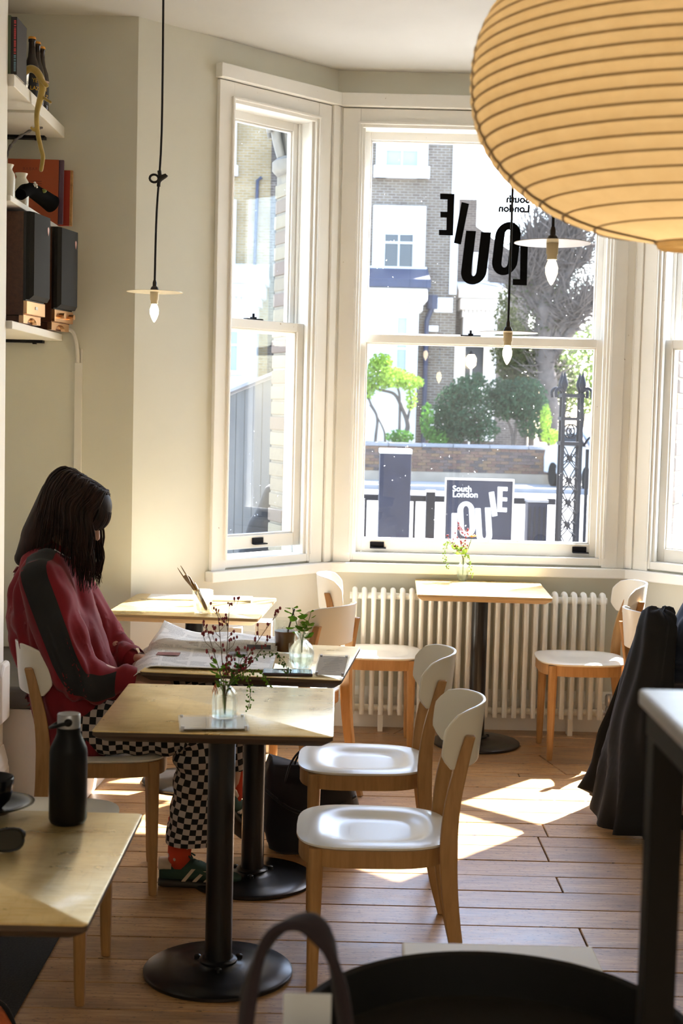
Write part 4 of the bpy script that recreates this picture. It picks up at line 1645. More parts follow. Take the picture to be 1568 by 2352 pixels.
V3 = Vector((.600, 6.925, ZT + .03))
t = thing('orange_gerbera', 'orange gerbera flower in the slim vase on the window table', 'flower', V3)
MB().tube(catmull([(0, 0, 0), (.004, 0, .08), (.022, 0, .13), (.040, 0, .185)], 5), .0022, 6).build('stem', M['stem'], t, smooth=180)
for k in range(18):
    a = 2 * pi * k / 18
    leaf(t, Vector((.040 + .006 * cos(a), .006 * sin(a), .188)), (cos(a), sin(a), .35 + .2 * (k % 2)), .026, .009, M['orange'], 0, 'petal')
MB().ball((.040, 0, .191), (.009, .009, .005), 12, 6).build('flower_centre', plain('gerbera_centre', (.55, .20, .03), .8), t, smooth=180)
bud_sprig('pink-budded sprig in the slim vase on the window table', V3, [(0, 0, 0), (0, 0, .085), (-.012, 0, .15), (-.022, 0, .225)], 12, 9, 1.25)
bud_sprig('small pink-budded sprig leaning left in the slim vase by the window', V3, [(0, 0, 0), (-.003, 0, .085), (-.03, 0, .12), (-.075, -.01, .175)], 4, 12, 1.1)
leafy_sprig('bright green leaves in the slim vase on the window table', V3, [(0, 0, 0), (-.002, 0, .085), (-.014, -.006, .105), (-.032, -.01, .135)], 14, .034, .024, M['leaf_pale'], 8, start=.5)
trailing('fine pale sprig trailing left from the slim vase by the window', V3, [(0, 0, 0), (-.003, 0, .085), (-.04, -.01, .145), (-.085, -.015, .16), (-.09, -.015, .09), (-.075, -.015, .03)], 50, 5, M['leaf_pale'], .005)
trailing('fine pale sprig trailing right beside the slim vase by the window', V3, [(0, 0, 0), (.003, -.004, .085), (.022, -.02, .095), (.036, -.024, .05), (.040, -.024, .0)], 30, 6, M['leaf_pale'], .005)

# --- reading table: coffee, shot glass, phone, newspaper
t = thing('iced_coffee', 'iced coffee in a clear plastic tumbler behind the round vase', 'drink', (-.180, 4.762, ZT))
MB().lathe([(.030, 0), (.033, .002), (.0405, .112), (.042, .114), (.0405, .115), (.039, .112), (.0315, .006), (0, .005)], 36, cap=(True, False)).build('tumbler', M['glass'], t, smooth=50)
MB().lathe([(.0305, .006), (.0365, .074), (0, .075)], 32).build('milky_coffee', plain('milky_coffee', (.16, .065, .028), .25, var=.15, scale=30), t, smooth=40)
for k in range(4):
    MB().box(-.010, .010, -.010, .010, -.010, .010, Matrix.Translation((.016 * cos(k * 1.7), .016 * sin(k * 1.7), .074)) @ Matrix.Rotation(.5 + k, 4, 'Z') @ Matrix.Rotation(.3 * k, 4, 'X')).build('ice_cube', M['acrylic'], t, bevel=.003)
st = MB().tube([(-.185, 4.755, ZT + .02), (-.150, 4.742, ZT + .152)], .0030, 8).build('drinking_straw', M['brown_bakelite'], smooth=60)
tag(st, 'thin dark straw leaning right in the iced coffee', 'straw')
t = thing('shot_glass', 'small clear glass left behind the round vase on the reading table', 'glass', (-.142, 4.585, ZT))
MB().lathe([(.016, 0), (.0175, .002), (.0195, .060), (.0185, .061), (.0178, .058), (.016, .010), (0, .009)], 28, cap=(True, False)).build('glass_body', M['glass'], t, smooth=50)
t = thing('smartphone', 'dark smartphone lying flat before the round vase', 'phone', (-.155, 4.372, ZT), radians(2))
MB().box(-.0775, .0775, -.038, .038, .001, .009).build('phone_body', plain('plum_phone', (.055, .035, .045), .35), t, bevel=.003)
MB().box(-.0735, .0735, -.0345, .0345, .0091, .0096).build('screen', plain('phone_screen', (.006, .007, .008), .05), t)

t = thing('newspaper', 'open newspaper spread over the left half of the reading table', 'newspaper', (0, 0, 0))
NX, NY = 26, 26


def paper_sheet(x0, x1, y0, y1, zf, name):
    v, uv = [], []
    for j in range(NY + 1):
        for i in range(NX + 1):
            a, c = i / NX, j / NY
            x, yy = lerp(x0, x1, a), lerp(y0, y1, c)
            q = zf(a, c, x, yy)
            v.append(q)
            uv.append((a, c))
    f = [(j * (NX + 1) + i, j * (NX + 1) + i + 1, (j + 1) * (NX + 1) + i + 1, (j + 1) * (NX + 1) + i) for j in range(NY) for i in range(NX)]
    b = MB()
    b.v, b.f = v, f
    o = b.build(name, M['news'], t, smooth=180, uvs=uv)
    s_ = o.modifiers.new('thickness', 'SOLIDIFY')
    s_.thickness = .0012
    return o


def droop(x, yy):
    e = -.578
    return -max(0, (e - x)) ** 1.5 * 2.2


def lower(a, c, x, yy):
    z = ZT + .006 + .004 * sin(a * 7) * c + .010 * max(0, 1 - a * 4) * sin(c * 3) + droop(x, yy)
    if c > .88:
        z += .016 * ((c - .88) / .12) ** 2
    return (x - .03 * c * (1 - a), yy + .02 * (1 - a) * (1 - c), z)


def upper(a, c, x, yy):
    # rolled fold in front, page falling to the back and lifting at its left corner
    if c < .3:
        th = lerp(-.5 * pi, .5 * pi, c / .3)
        z = ZT + .024 + .014 * sin(th)
        yq = 4.735 - .016 * cos(th)
    else:
        k = (c - .3) / .7
        yq = lerp(4.735, y1u, k)
        z = ZT + .038 - .026 * min(1, k * 1.6) + .045 * max(0, 1 - a * 2.6) ** 1.5 * k + .006 * sin(a * 9 + c * 3)
    z += droop(x, yq) * (1 - .9 * c)
    return (x + .015 * c, yq - .01 * a, z)


y1u = 5.055
o = paper_sheet(-.655, -.205, 4.395, 4.74, lower, 'front_page')
paper_sheet(-.64, -.215, 4.735, 5.0, upper, 'folded_page')
b = MB()
tp = plain('news_photo_red', (.30, .12, .10), .8, var=.5, scale=60)
for (x, yy, wx, wy, m) in ((-.555, 4.61, .075, .055, tp), (-.33, 4.66, .06, .05, plain('news_photo_grey', (.28, .28, .30), .8, var=.5, scale=60))):
    q = MB()
    q.box(x - wx / 2, x + wx / 2, yy - wy / 2, yy + wy / 2, ZT + .0125, ZT + .0130)
    q.build('picture_panel', m, t)
q = MB().box(-.50, -.42, 4.7172, 4.7182, ZT + .018, ZT + .033).build('picture_panel', plain('news_photo_brown', (.22, .11, .07), .8, var=.6, scale=50), t)
q = MB().box(-.305, -.225, 4.7072, 4.7082, ZT + .018, ZT + .033).build('picture_panel', plain('news_photo_dark', (.10, .10, .11), .8, var=.5, scale=50), t)

# --- corner table: tumbler of cutlery and white menus
t = thing('cutlery_tumbler', 'clear glass tumbler of cutlery on the corner table', 'glass', (-.545, 5.645, ZT))
MB().lathe([(.031, 0), (.034, .003), (.0425, .090), (.041, .091), (.039, .086), (.032, .012), (0, .010)], 36, cap=(True, False)).build('tumbler_glass', M['vase'], t, smooth=50)
cutm = plain('worn_cutlery', (.36, .26, .15), .25, .95)
B0 = Vector((-.545, 5.645, ZT))


def utensil(name, label, p0, p1, kind):
    t = thing(name, label, 'cutlery', (0, 0, 0))
    p0, p1 = B0 + Vector(p0), B0 + Vector(p1)
    d = (p1 - p0).normalized()
    side = Vector((cos(-.3), sin(-.3), 0))
    side = (side - d * side.dot(d)).normalized()
    nr = d.cross(side)
    L = (p1 - p0).length

    def slab(prof_, th):
        rings = []
        for s_, wd in prof_:
            c = p0 + d * s_ * L
            rings.append([c + side * wd + nr * th, c - side * wd + nr * th, c - side * wd - nr * th, c + side * wd - nr * th])
        return MB().loft(rings)
    if kind == 'knife':
        slab([(0, .006), (.05, .007), (.5, .005), (.55, .008), (.9, .0085), (1, .002)], .0010).build('blade', cutm, t, smooth=30)
    elif kind == 'fork':
        slab([(0, .006), (.05, .0065), (.55, .0035), (.70, .009), (.80, .0105)], .0012).build('handle', cutm, t, smooth=30)
        for k in (-1, 1):
            c0, c1 = p0 + d * L * .79 + side * k * .0075, p0 + d * L + side * k * .0085
            MB().tube([c0, (c0 + c1) / 2, c1], [.0028, .0025, .0012], 6).build('tine', cutm, t, smooth=180)
    else:
        slab([(0, .006), (.05, .0065), (.6, .0035), (.75, .006)], .0012).build('handle', cutm, t, smooth=30)
        MB().ball((0, 0, 0), (.014, .004, .022), 14, 10, M=Matrix.Translation(p1 - d * .02) @ d.to_track_quat('Z', 'Y').to_matrix().to_4x4()).build('bowl', cutm, t, smooth=180)


utensil('table_fork', 'broad wooden-coloured fork leaning furthest left in the tumbler', (.016, -.004, .012), (-.098, .002, .182), 'fork')
utensil('table_knife', 'knife standing close against the fork in the tumbler', (.018, .004, .012), (-.068, .010, .150), 'knife')
utensil('table_spoon', 'spoon with shiny bowl resting on the right side of the cutlery', (.021, -.010, .012), (-.034, -.004, .122), 'spoon')
for lab, x0, x1 in (('white menu sheet at the back left of the sunny corner table', -.815, -.615), ('white menu sheet at the back right of the sunny corner table', -.608, -.375)):
    q = MB().box(x0, x1, 5.985, 6.115, ZT + .0005, ZT + .0075, Matrix.Translation((0, 0, 0))).build('menu_sheet', M['paper'], bevel=.001)
    tag(q, lab, 'menu')


# ------------------------------------------------------------------ the woman in the red sweatshirt
def fold_noise(amp, sx=9, sy=9, sz=9, seed=0.0):
    def f(co):
        p = Vector((co.x * sx + seed, co.y * sy, co.z * sz))
        return amp * noise.noise(p) + amp * .5 * noise.noise(p * 2.3)
    return f


def chain(b, pts, n=12):
    """joined tapered capsules through [(point, radius), ...]"""
    for (p, r), (q, s_) in zip(pts[:-1], pts[1:]):
        b.cone(p, r, q, s_, n, 4)


def hand(b, wrist, fwd, palm_n, thumb_side, curl=.5, size=1.0):
    """palm with four fingers and a thumb; curl bends the fingers towards palm_n"""
    wrist, f, pn, ts = Vector(wrist), Vector(fwd).normalized(), Vector(palm_n).normalized(), Vector(thumb_side).normalized()
    for k in range(4):
        off = ts * (.030 - .020 * k) * size
        base = wrist + f * (.082 - .004 * abs(k - 1.3)) * size + off
        b.cone(wrist + off * .55 + f * .01, .0145 * size, base, .0125 * size, 10, 3)
        L = (.070, .078, .073, .056)[k] * size
        p, d = base, f.copy()
        for j, (fr, r) in enumerate(((.42, .0085), (.32, .0078), (.26, .0068))):
            ang = curl * (.5, .9, .7)[j]
            d = (d * cos(ang) + pn * sin(ang)).normalized()
            q = p + d * L * fr
            b.cone(p, (.0095, .0085, .0078)[j] * size, q, r * size, 10, 3)
            p = q
            pn = (pn - d * pn.dot(d)).normalized()
    pn = Vector(palm_n).normalized()
    p0 = wrist + ts * .018 * size + f * .018 * size
    p1 = p0 + (ts * .75 + f * .55 + pn * .25).normalized() * .038 * size
    p2 = p1 + (f * .9 + ts * .25 + pn * .3).normalized() * .030 * size
    p3 = p2 + (f * .9 + pn * .35).normalized() * .022 * size
    b.cone(p0, .014 * size, p1, .0115 * size, 10, 3)
    b.cone(p1, .0105 * size, p2, .009 * size, 10, 3)
    b.cone(p2, .009 * size, p3, .0075 * size, 10, 3)


def head(b, c, fwd, up, s_=1.0):
    """skull, jaw, nose, lips, ears about the head centre c"""
    f, u = Vector(fwd).normalized(), Vector(up).normalized()
    r = f.cross(u).normalized()
    Mx = Matrix(((f.x, r.x, u.x, c[0]), (f.y, r.y, u.y, c[1]), (f.z, r.z, u.z, c[2]), (0, 0, 0, 1)))
    P = lambda x, y, z: Mx @ Vector((x * s_, y * s_, z * s_))
    b.ball((-.012 * s_, 0, .022 * s_), (.092 * s_, .073 * s_, .090 * s_), 24, 16, M=Mx)
    b.ball((.030 * s_, 0, -.028 * s_), (.055 * s_, .058 * s_, .075 * s_), 20, 14, M=Mx)
    b.cone(P(.050, 0, -.085), .024 * s_, P(.066, 0, -.098), .017 * s_, 12, 4)       # chin
    for sy in (-1, 1):
        b.cone(P(-.005, sy * .052, -.060), .018 * s_, P(.052, sy * .020, -.092), .018 * s_, 10, 4)
        b.cone(P(.058, sy * .030, -.030), .022 * s_, P(.040, sy * .048, -.012), .020 * s_, 10, 4)     # cheek
        b.cone(P(.074, sy * .014, .024), .012 * s_, P(.062, sy * .046, .022), .013 * s_, 10, 4)       # brow
        b.ball((-.008 * s_, sy * .074 * s_, -.008 * s_), (.017 * s_, .007 * s_, .028 * s_), 12, 8, M=Mx)
    b.cone(P(.080, 0, .012), .009 * s_, P(.104, 0, -.026), .0105 * s_, 12, 4)      # nose
    for sy in (-1, 1):
        b.cone(P(.092, sy * .011, -.031), .0075 * s_, P(.084, sy * .013, -.031), .007 * s_, 8, 3)
    b.cone(P(.082, -.018, -.057), .0065 * s_, P(.082, .018, -.057), .0065 * s_, 10, 3)   # lips
    b.cone(P(.079, -.015, -.067), .007 * s_, P(.079, .015, -.067), .007 * s_, 10, 3)
    return Mx


W_HEAD = Vector((-.868, 4.620, 1.205))
W_F, W_U = Vector((.86, -.06, -.50)), Vector((.50, 0, .86))
pw = MB()
W_M = head(pw, W_HEAD, W_F, W_U, .98)
neck0, neck1 = Vector((-.935, 4.62, 1.075)), Vector((-.885, 4.62, 1.155))
chain(pw, [((-.945, 4.62, 1.03), .062), (neck0, .052), (neck1, .048)])
# trunk
chain(pw, [((-.835, 4.62, .555), .105), ((-.885, 4.62, .70), .098), ((-.925, 4.62, .86), .105), ((-.945, 4.62, .98), .098)], 16)
for sy in (-1, 1):
    pw.cone((-.835, 4.62 + sy * .05, .555), .095, (-.80, 4.62 + sy * .085, .545), .085, 14, 4)
    pw.cone((-.94, 4.62 + sy * .05, .99), .085, (-.935, 4.62 + sy * .155, 1.005), .055, 14, 4)
shR, elR, wrR = Vector((-.935, 4.455, 1.005)), Vector((-.815, 4.415, .735)), Vector((-.662, 4.450, .700))
shL, elL, wrL = Vector((-.935, 4.785, 1.005)), Vector((-.800, 4.835, .750)), Vector((-.690, 4.700, .722))
chain(pw, [(shR, .050), (elR, .038), ((elR + wrR) / 2, .036), (wrR, .025)])
chain(pw, [(shL, .050), (elL, .038), ((elL + wrL) / 2, .036), (wrL, .025)])
hand(pw, wrR, (1, .10, -.05), (0, .35, -1), (.2, .9, .35), .55)
hand(pw, wrL, (.95, -.25, .02), (0, -.35, -1), (.2, -.9, .35), .55)
# legs: right foot flat, left leg crossed over and hanging
hpR, knR, anR = Vector((-.80, 4.535, .535)), Vector((-.445, 4.530, .520)), Vector((-.503, 4.562, .095))
hpL, knL, anL = Vector((-.80, 4.705, .545)), Vector((-.375, 4.745, .625)), Vector((-.345, 4.810, .250))
chain(pw, [(hpR, .080), ((hpR + knR) / 2, .068), (knR, .050), ((knR * .6 + anR * .4), .045), (anR, .033)], 14)
chain(pw, [(hpL, .080), ((hpL + knL) / 2, .068), (knL, .050), ((knL * .6 + anL * .4), .045), (anL, .033)], 14)
chain(pw, [(anR + Vector((-.022, 0, -.045)), .026), (anR + Vector((.07, -.002, -.052)), .025), (anR + Vector((.150, 0, -.064)), .013)], 12)
dL = Vector((.33, .68, -.62)).normalized()
sL = Vector((0, 0, 1)).cross(dL).normalized()
uL = dL.cross(sL)
ML = Matrix(((dL.x, sL.x, uL.x, anL.x), (dL.y, sL.y, uL.y, anL.y), (dL.z, sL.z, uL.z, anL.z), (0, 0, 0, 1)))
chain(pw, [(ML @ Vector((-.022, 0, -.045)), .026), (ML @ Vector((.07, 0, -.052)), .025), (ML @ Vector((.15, 0, -.064)), .013)], 12)
woman = blob('person', pw, .0055, M['skin'], iters=5)
tag(woman, 'seated woman in red sweatshirt and checkered trousers reading a newspaper, head bowed', 'person')
for sy in (-1, 1):
    e = MB().ball((.070, sy * .030, .006), (.0125, .0125, .0125), 14, 10, M=W_M)
    e.build('eye', plain('eye_white', (.70, .66, .62), .2), woman, smooth=180)
    MB().ball((.0805, sy * .030, .004), (.003, .0055, .0055), 12, 8, M=W_M).build('iris', plain('brown_iris', (.05, .025, .012), .2), woman, smooth=180)
# sweatshirt: loose, ballooning at the back over the chair
sw = MB()
chain(sw, [((-.830, 4.62, .520), .150), ((-.868, 4.62, .66), .150), ((-.925, 4.62, .82), .150), ((-.950, 4.62, .94), .135), ((-.945, 4.62, 1.02), .105)], 20)
for sy in (-1, 1):
    sw.cone((-.835, 4.62 + sy * .06, .50), .125, (-.90, 4.62 + sy * .07, .74), .125, 16, 4)
    sw.cone((-.90, 4.62 + sy * .07, .74), .125, (-.945, 4.62 + sy * .085, .95), .105, 16, 4)
    sw.cone((-.945, 4.62 + sy * .05, 1.02), .085, (-.935, 4.62 + sy * .155, 1.008), .072, 16, 4)
    sw.cone((-.985, 4.62 + sy * .05, .87), .095, (-.985, 4.62 - sy * .05, .87), .095, 16, 4)
sw.cone(neck0 + Vector((-.01, 0, -.03)), .078, neck0 + Vector((.0, 0, .0)), .066, 18, 3)
for sh, el, wr in ((shR, elR, wrR), (shL, elL, wrL)):
    md = (sh + el) / 2 + Vector((.0, 0, -.01))
    f1 = el + (wr - el) * .35 + Vector((0, 0, -.028))
    chain(sw, [(sh, .078), (md, .079), (el + Vector((-.004, 0, -.012)), .078), (f1, .070), (el + (wr - el) * .72 + Vector((0, 0, -.012)), .052), (el + (wr - el) * .93, .043)], 16)


def wfold(co):
    f = 0.0
    for (sh, el, wr) in ((shR, elR, wrR), (shL, elL, wrL)):
        d = (co - el)
        if d.length < .22:
            k = 1 - d.length / .22
            ax = (wr - el).normalized()
            f += .010 * k * sin(d.dot(ax) * 95 + d.z * 55 + noise.noise(co * 12) * 2.2)
    if co.x < -.86:
        f += .009 * max(0, min(1, (-.86 - co.x) / .1)) * sin(co.y * 62 + noise.noise(co * 6) * 3.5)
    f += .013 * noise.noise(Vector((co.x * 9, co.y * 9, co.z * 4))) + .005 * sin((co.x * .8 + co.z * .35) * 120 + 5 * noise.noise(co * 7)) * max(0, min(1, (co.x + .93) / .08))
    return f


shirt = blob('sweatshirt', sw, .0075, M['red'], woman, iters=5, fold=wfold)
shirt['label'] = 'loose crimson sweatshirt'
bvh = BVHTree.FromPolygons([v.co for v in shirt.data.vertices], [p.vertices for p in shirt.data.polygons])
# charcoal band: runs from the neck over the shoulder and down the outside of the near sleeve
way = catmull([(-.952, 4.535, 1.20), (-.955, 4.42, 1.06), (-.930, 4.30, .97), (-.885, 4.26, .86), (-.845, 4.24, .765), (-.800, 4.24, .690), (-.745, 4.25, .660), (-.695, 4.26, .655)], 7)
axis = catmull([(-.945, 4.56, 1.02), (-.935, 4.47, 1.005), (-.915, 4.45, .95), (-.875, 4.44, .86), (-.840, 4.43, .77), (-.800, 4.43, .715), (-.745, 4.44, .700), (-.695, 4.45, .698)], 7)
rows = []
for i, (o_, a_) in enumerate(zip(way, axis)):
    t_ = (axis[min(i + 1, len(axis) - 1)] - axis[max(i - 1, 0)]).normalized()
    inw = (a_ - o_).normalized()
    wd = t_.cross(inw).normalized()
    row = []
    for s_ in range(-5, 6):
        o2 = o_ + wd * (.0085 * s_)
        hit = bvh.ray_cast(o2 - inw * .1, inw)
        row.append((hit[0] - inw * .0022) if hit[0] is not None else None)
    if all(q is not None for q in row):
        rows.append(row)
MB().loft(rows, wrap=False).build('sleeve_band', M['band'], woman, smooth=180)['label'] = 'charcoal band down the sleeve'
for wr, el in ((wrR, elR), (wrL, elL)):
    ax = (wr - el).normalized()
    c0 = el + (wr - el) * .90
    MB().tube([c0, c0 + ax * .015, c0 + ax * .035], [.046, .048, .044], 20, cap=(False, False)).build('cuff', M['red'], woman, smooth=180)


# trousers: wide legs lofted with their own checker coordinates
def trouser_leg(b, uv, pts, n=30, off=0.0, seed=1):
    """pts: [(point, radius across, radius along)], rings follow the path"""
    path = catmull([p for p, _, _ in pts], 9)
    m = len(path)
    cum, s_ = [0.0], 0.0
    for i in range(1, m):
        s_ += (path[i] - path[i - 1]).length
        cum.append(s_)
    o = len(b.v)
    prev = Vector((0, 1, 0))
    for i, p in enumerate(path):
        tq = i / (m - 1) * (len(pts) - 1)
        k = min(int(tq), len(pts) - 2)
        fr = tq - k
        ra, rb = lerp(pts[k][1], pts[k + 1][1], fr), lerp(pts[k][2], pts[k + 1][2], fr)
        d = (path[min(i + 1, m - 1)] - path[max(i - 1, 0)]).normalized()
        a = prev - d * prev.dot(d)
        a.normalize()
        prev = a
        c = d.cross(a)
        for j in range(n):
            th = 2 * pi * j / n
            crease = .007 * sin(cum[i] * 70 + 2.1 * sin(th + seed)) * interp([0, .25, .40, .50, .62, .8], [.3, .6, 1.2, 1.2, .5, .3], cum[i])
            vert = .006 * sin(3 * th + seed + cum[i] * 3)
            q = p + a * (ra + crease + vert) * cos(th) + c * (rb + crease + vert) * sin(th)
            b.v.append(tuple(q))
            uv.append((off + j / n * 24.0, cum[i] / .0205))
    for i in range(m - 1):
        for j in range(n - 1):
            b.f.append((o + i * n + j, o + i * n + j + 1, o + (i + 1) * n + j + 1, o + (i + 1) * n + j))


def closed_leg(pts, off, seed):
    b, uv = MB(), []
    trouser_leg(b, uv, pts, 31, off, seed)
    n = 31
    # last column duplicates the first so that the checker closes without a smear
    for i in range(0, len(b.v), n):
        b.v[i + n - 1] = b.v[i]
        uv[i + n - 1] = (uv[i][0] + 24.0, uv[i][1])
    return b, uv


tb, tuv = closed_leg([(hpR + Vector((-.06, 0, 0)), .105, .095), (hpR + Vector((.10, -.005, -.002)), .100, .086), ((hpR + knR) / 2 + Vector((.06, 0, .0)), .092, .080), (knR + Vector((-.01, 0, .0)), .088, .082), (knR + Vector((.010, .004, -.085)), .078, .086), (knR * .55 + anR * .45 + Vector((.026, 0, 0)), .074, .082), (anR + Vector((.038, 0, .10)), .076, .084), (anR + Vector((.034, 0, .050)), .076, .086)], 0, 1.0)
tb2, tuv2 = closed_leg([(hpL + Vector((-.06, 0, 0)), .105, .095), (hpL + Vector((.12, .005, .02)), .098, .085), ((hpL + knL) / 2 + Vector((.05, 0, .005)), .088, .075), (knL + Vector((-.01, 0, .0)), .078, .072), (knL + Vector((.025, .012, -.075)), .072, .074), (knL * .5 + anL * .5 + Vector((.012, 0, 0)), .070, .070), (anL + Vector((.0, 0, .12)), .070, .070)], 0, 2.3)
o = len(tb.v)
tb.v += tb2.v
tb.f += [tuple(i + o for i in f) for f in tb2.f]
tr_ = tb.build('trousers', M['check'], woman, smooth=180, uvs=tuv + tuv2)
tr_['label'] = 'wide checkerboard trousers'
# socks and trainers
MB().tube([anR + Vector((.005, 0, .13)), anR + Vector((.003, 0, .06)), anR + Vector((0, 0, .015)), anR + Vector((.0, 0, -.03))], [.043, .040, .038, .034], 20).build('sock', M['sock'], woman, smooth=180)
MB().tube([anL + Vector((.005, 0, .14)), anL + Vector((.0, 0, .05)), anL + Vector((0, 0, .0)), ML @ Vector((-.005, 0, -.035))], [.043, .040, .038, .032], 20).build('sock', M['sock'], woman, smooth=180)


def trainer(T_, y0=0.0):
    """trainer in local coordinates: heel at x=-.065, toe at x=.205, sole on z=0"""
    def ring(x, w, z0, z1, k=.55, n=22):
        out = []
        for j in range(n):
            a = 2 * pi * j / n
            cx, cz = cos(a), sin(a)
            out.append(Vector((x, copysign(abs(cx) ** k, cx) * w, (z0 + z1) / 2 + copysign(abs(cz) ** k, cz) * (z1 - z0) / 2)))
        return out
    sh = thing('sole', None, None)
    bpy.data.objects.remove(sh)
    b = MB().loft([ring(x, w, 0.001, z) for x, w, z in ((-.067, .016, .022), (-.060, .030, .026), (-.03, .037, .027), (.03, .036, .026), (.09, .042, .024), (.15, .043, .022), (.19, .034, .022), (.207, .016, .022))], M=T_)
    s_ = b.build('sole', M['gum'], woman, smooth=50)
    b = MB().loft([ring(x, w, .022, z, .75) for x, w, z in ((-.064, .012, .070), (-.060, .024, .088), (-.040, .033, .086), (-.005, .035, .072), (.035, .036, .086), (.07, .038, .080), (.11, .040, .060), (.16, .039, .047), (.19, .030, .040), (.204, .013, .032))], M=T_)
    up_ = b.build('trainer_upper', M['green_suede'], woman, smooth=180)
    for k in range(3):
        x0 = .012 + .036 * k
        for sy in (-1, 1):
            pr = [(x0, .026), (x0 + .013, .026), (x0 + .045, .066 - .006 * k), (x0 + .032, .066 - .006 * k)]
            yy = [.0375 + .0015 * k, .0375 + .0015 * k, .033, .033]
            q = MB()
            q.add([(a, sy * (yy[i] + .0035), z) for i, (a, z) in enumerate(pr)] + [(a, sy * (yy[i] - .006), z) for i, (a, z) in enumerate(pr)], [(0, 1, 2, 3), (4, 5, 6, 7), (0, 1, 5, 4), (1, 2, 6, 5), (2, 3, 7, 6), (3, 0, 4, 7)], M=T_)
            q.build('stripe', M['tan'], up_)
    b = MB().loft([ring(x, w, z0, z, .75) for x, w, z0, z in ((-.0672, .012, .050, .092), (-.062, .0265, .052, .092), (-.040, .0355, .055, .090), (-.022, .0365, .058, .080))], cap=(True, False), M=T_)
    b.build('heel_tab', M['tan'], up_, smooth=180)
    b = MB()
    for k in range(5):
        x, z = .045 + .016 * k, .084 - .0065 * k
        b.tube([(x, -.022, z - .006), (x + .004, 0, z + .004), (x + .008, .022, z - .006)], .0028, 6, M=T_)
    b.tube(catmull([(.042, 0, .088), (.030, -.012, .104), (.040, -.022, .098), (.044, 0, .090), (.034, .014, .104), (.05, .02, .094)], 4), .0028, 6, M=T_)
    b.build('shoelaces', M['lace'], up_, smooth=180)['kind'] = 'stuff'


trainer(Matrix.Translation(anR + Vector((0, 0, -anR.z + .0015))))
trainer(ML @ Matrix.Translation((0, 0, -.0935)))

# hair: dark shell over the skull and many tapering locks
hr = random.Random(21)
hb = MB()
hb.ball((-.016, 0, .030), (.106, .089, .099), 28, 18, M=W_M)
hb.ball((.030, 0, .050), (.070, .070, .072), 24, 16, M=W_M)
HP = lambda x, y, z: W_M @ Vector((x, y, z))
for sy in (-1, 1):
    hb.cone(HP(-.04, sy * .045, .03), .045, HP(-.045, sy * .040, -.05), .042, 12, 4)
hb.cone(HP(-.075, 0, .03), .065, Vector((-.985, 4.62, 1.13)), .060, 14, 4)
hb.cone(Vector((-.985, 4.62, 1.13)), .060, Vector((-1.035, 4.62, 1.06)), .030, 14, 4)
cap_ = blob('hair', hb, .006, M['hair'], woman, iters=6)
st = MB()
crown = Vector((-.005, 0, .126))


def lock(az, length_bias, rad, out, seed):
    """az: angle round the head in its own frame, 0 = face side, pi/2 = near side"""
    r = hr
    # near side is local +y (the head frame's second axis points towards the camera)
    part = Vector((lerp(.055, -.055, r.random()), r.uniform(-.010, .010), .126 - .012 * r.random()))
    side = Vector((cos(az), sin(az), 0))
    pts = [W_M @ part]
    for k in (.35, .7, 1.0):
        th = k * pi / 2 * .98
        pts.append(W_M @ Vector((-.018 + (.112 + out) * cos(az) * sin(th) + part.x * (1 - k), (.094 + out) * sin(az) * sin(th), .030 + (.100 + out) * cos(th))))
    p = pts[-1]
    hd = (W_M.to_3x3() @ side)
    hd.z = 0
    hd.normalize()
    L = length_bias
    for k in (.33, .66, 1.0):
        q = p + Vector((0, 0, -L * k)) + hd * (.012 * k - .020 * k * k) + Vector((r.uniform(-.006, .006), r.uniform(-.006, .006), 0)) * k
        wv = .007 * sin(k * 6.0 + seed * 1.7)
        q += hd * wv + Vector((wv * .8, 0, 0))
        if cos(az) < -.2:
            q += Vector((-.070 * k * (L / .2), 0, .0)) * (-cos(az))
        if cos(az) > -.15:
            q += Vector((-.008 * k + .020 * k * max(0, cos(az)), 0, 0))
        pts.append(q)
    c = catmull(pts, 4)
    n = len(c)
    st.tube(c, [rad * interp([0, .15, .6, 1], [.6, 1, 1, .12], i / (n - 1)) for i in range(n)], 5, flat=.55)


for k in range(900):
    az = hr.uniform(-pi, pi)
    ca = cos(az)
    if ca > .72:
        continue
    L = interp([-1, -.5, 0, .4, .72], [.19, .19, .17, .235, .225], ca) + hr.uniform(-.02, .025)
    lock(az, L, hr.uniform(.0028, .0052), hr.uniform(-.004, .006), k)
for k in range(150):       # fringe
    az = hr.uniform(-.78, .78)
    part = Vector((hr.uniform(.02, .06), hr.uniform(-.03, .03), .116))
    pts = [W_M @ part]
    for th in (.55, 1.05, 1.45):
        pts.append(W_M @ Vector((-.010 + .116 * cos(az) * sin(th), .094 * sin(az) * sin(th), .024 + .098 * cos(th))))
    pts.append(pts[-1] + W_M.to_3x3() @ Vector((-.004, 0, -.028 - .02 * abs(az))))
    c = catmull(pts, 4)
    st.tube(c, [.0036 * interp([0, .2, .7, 1], [.6, 1, 1, .15], i / (len(c) - 1)) for i in range(len(c))], 5, flat=.55)
sk = st.build('hair_locks', M['hair'], woman, smooth=180)
sk['kind'] = 'stuff'
nk = MB().tube(catmull([(-.915, 4.53, 1.10), (-.875, 4.545, 1.075), (-.850, 4.62, 1.055)], 6), .0022, 6).build('necklace', M['steel'], woman, smooth=180)

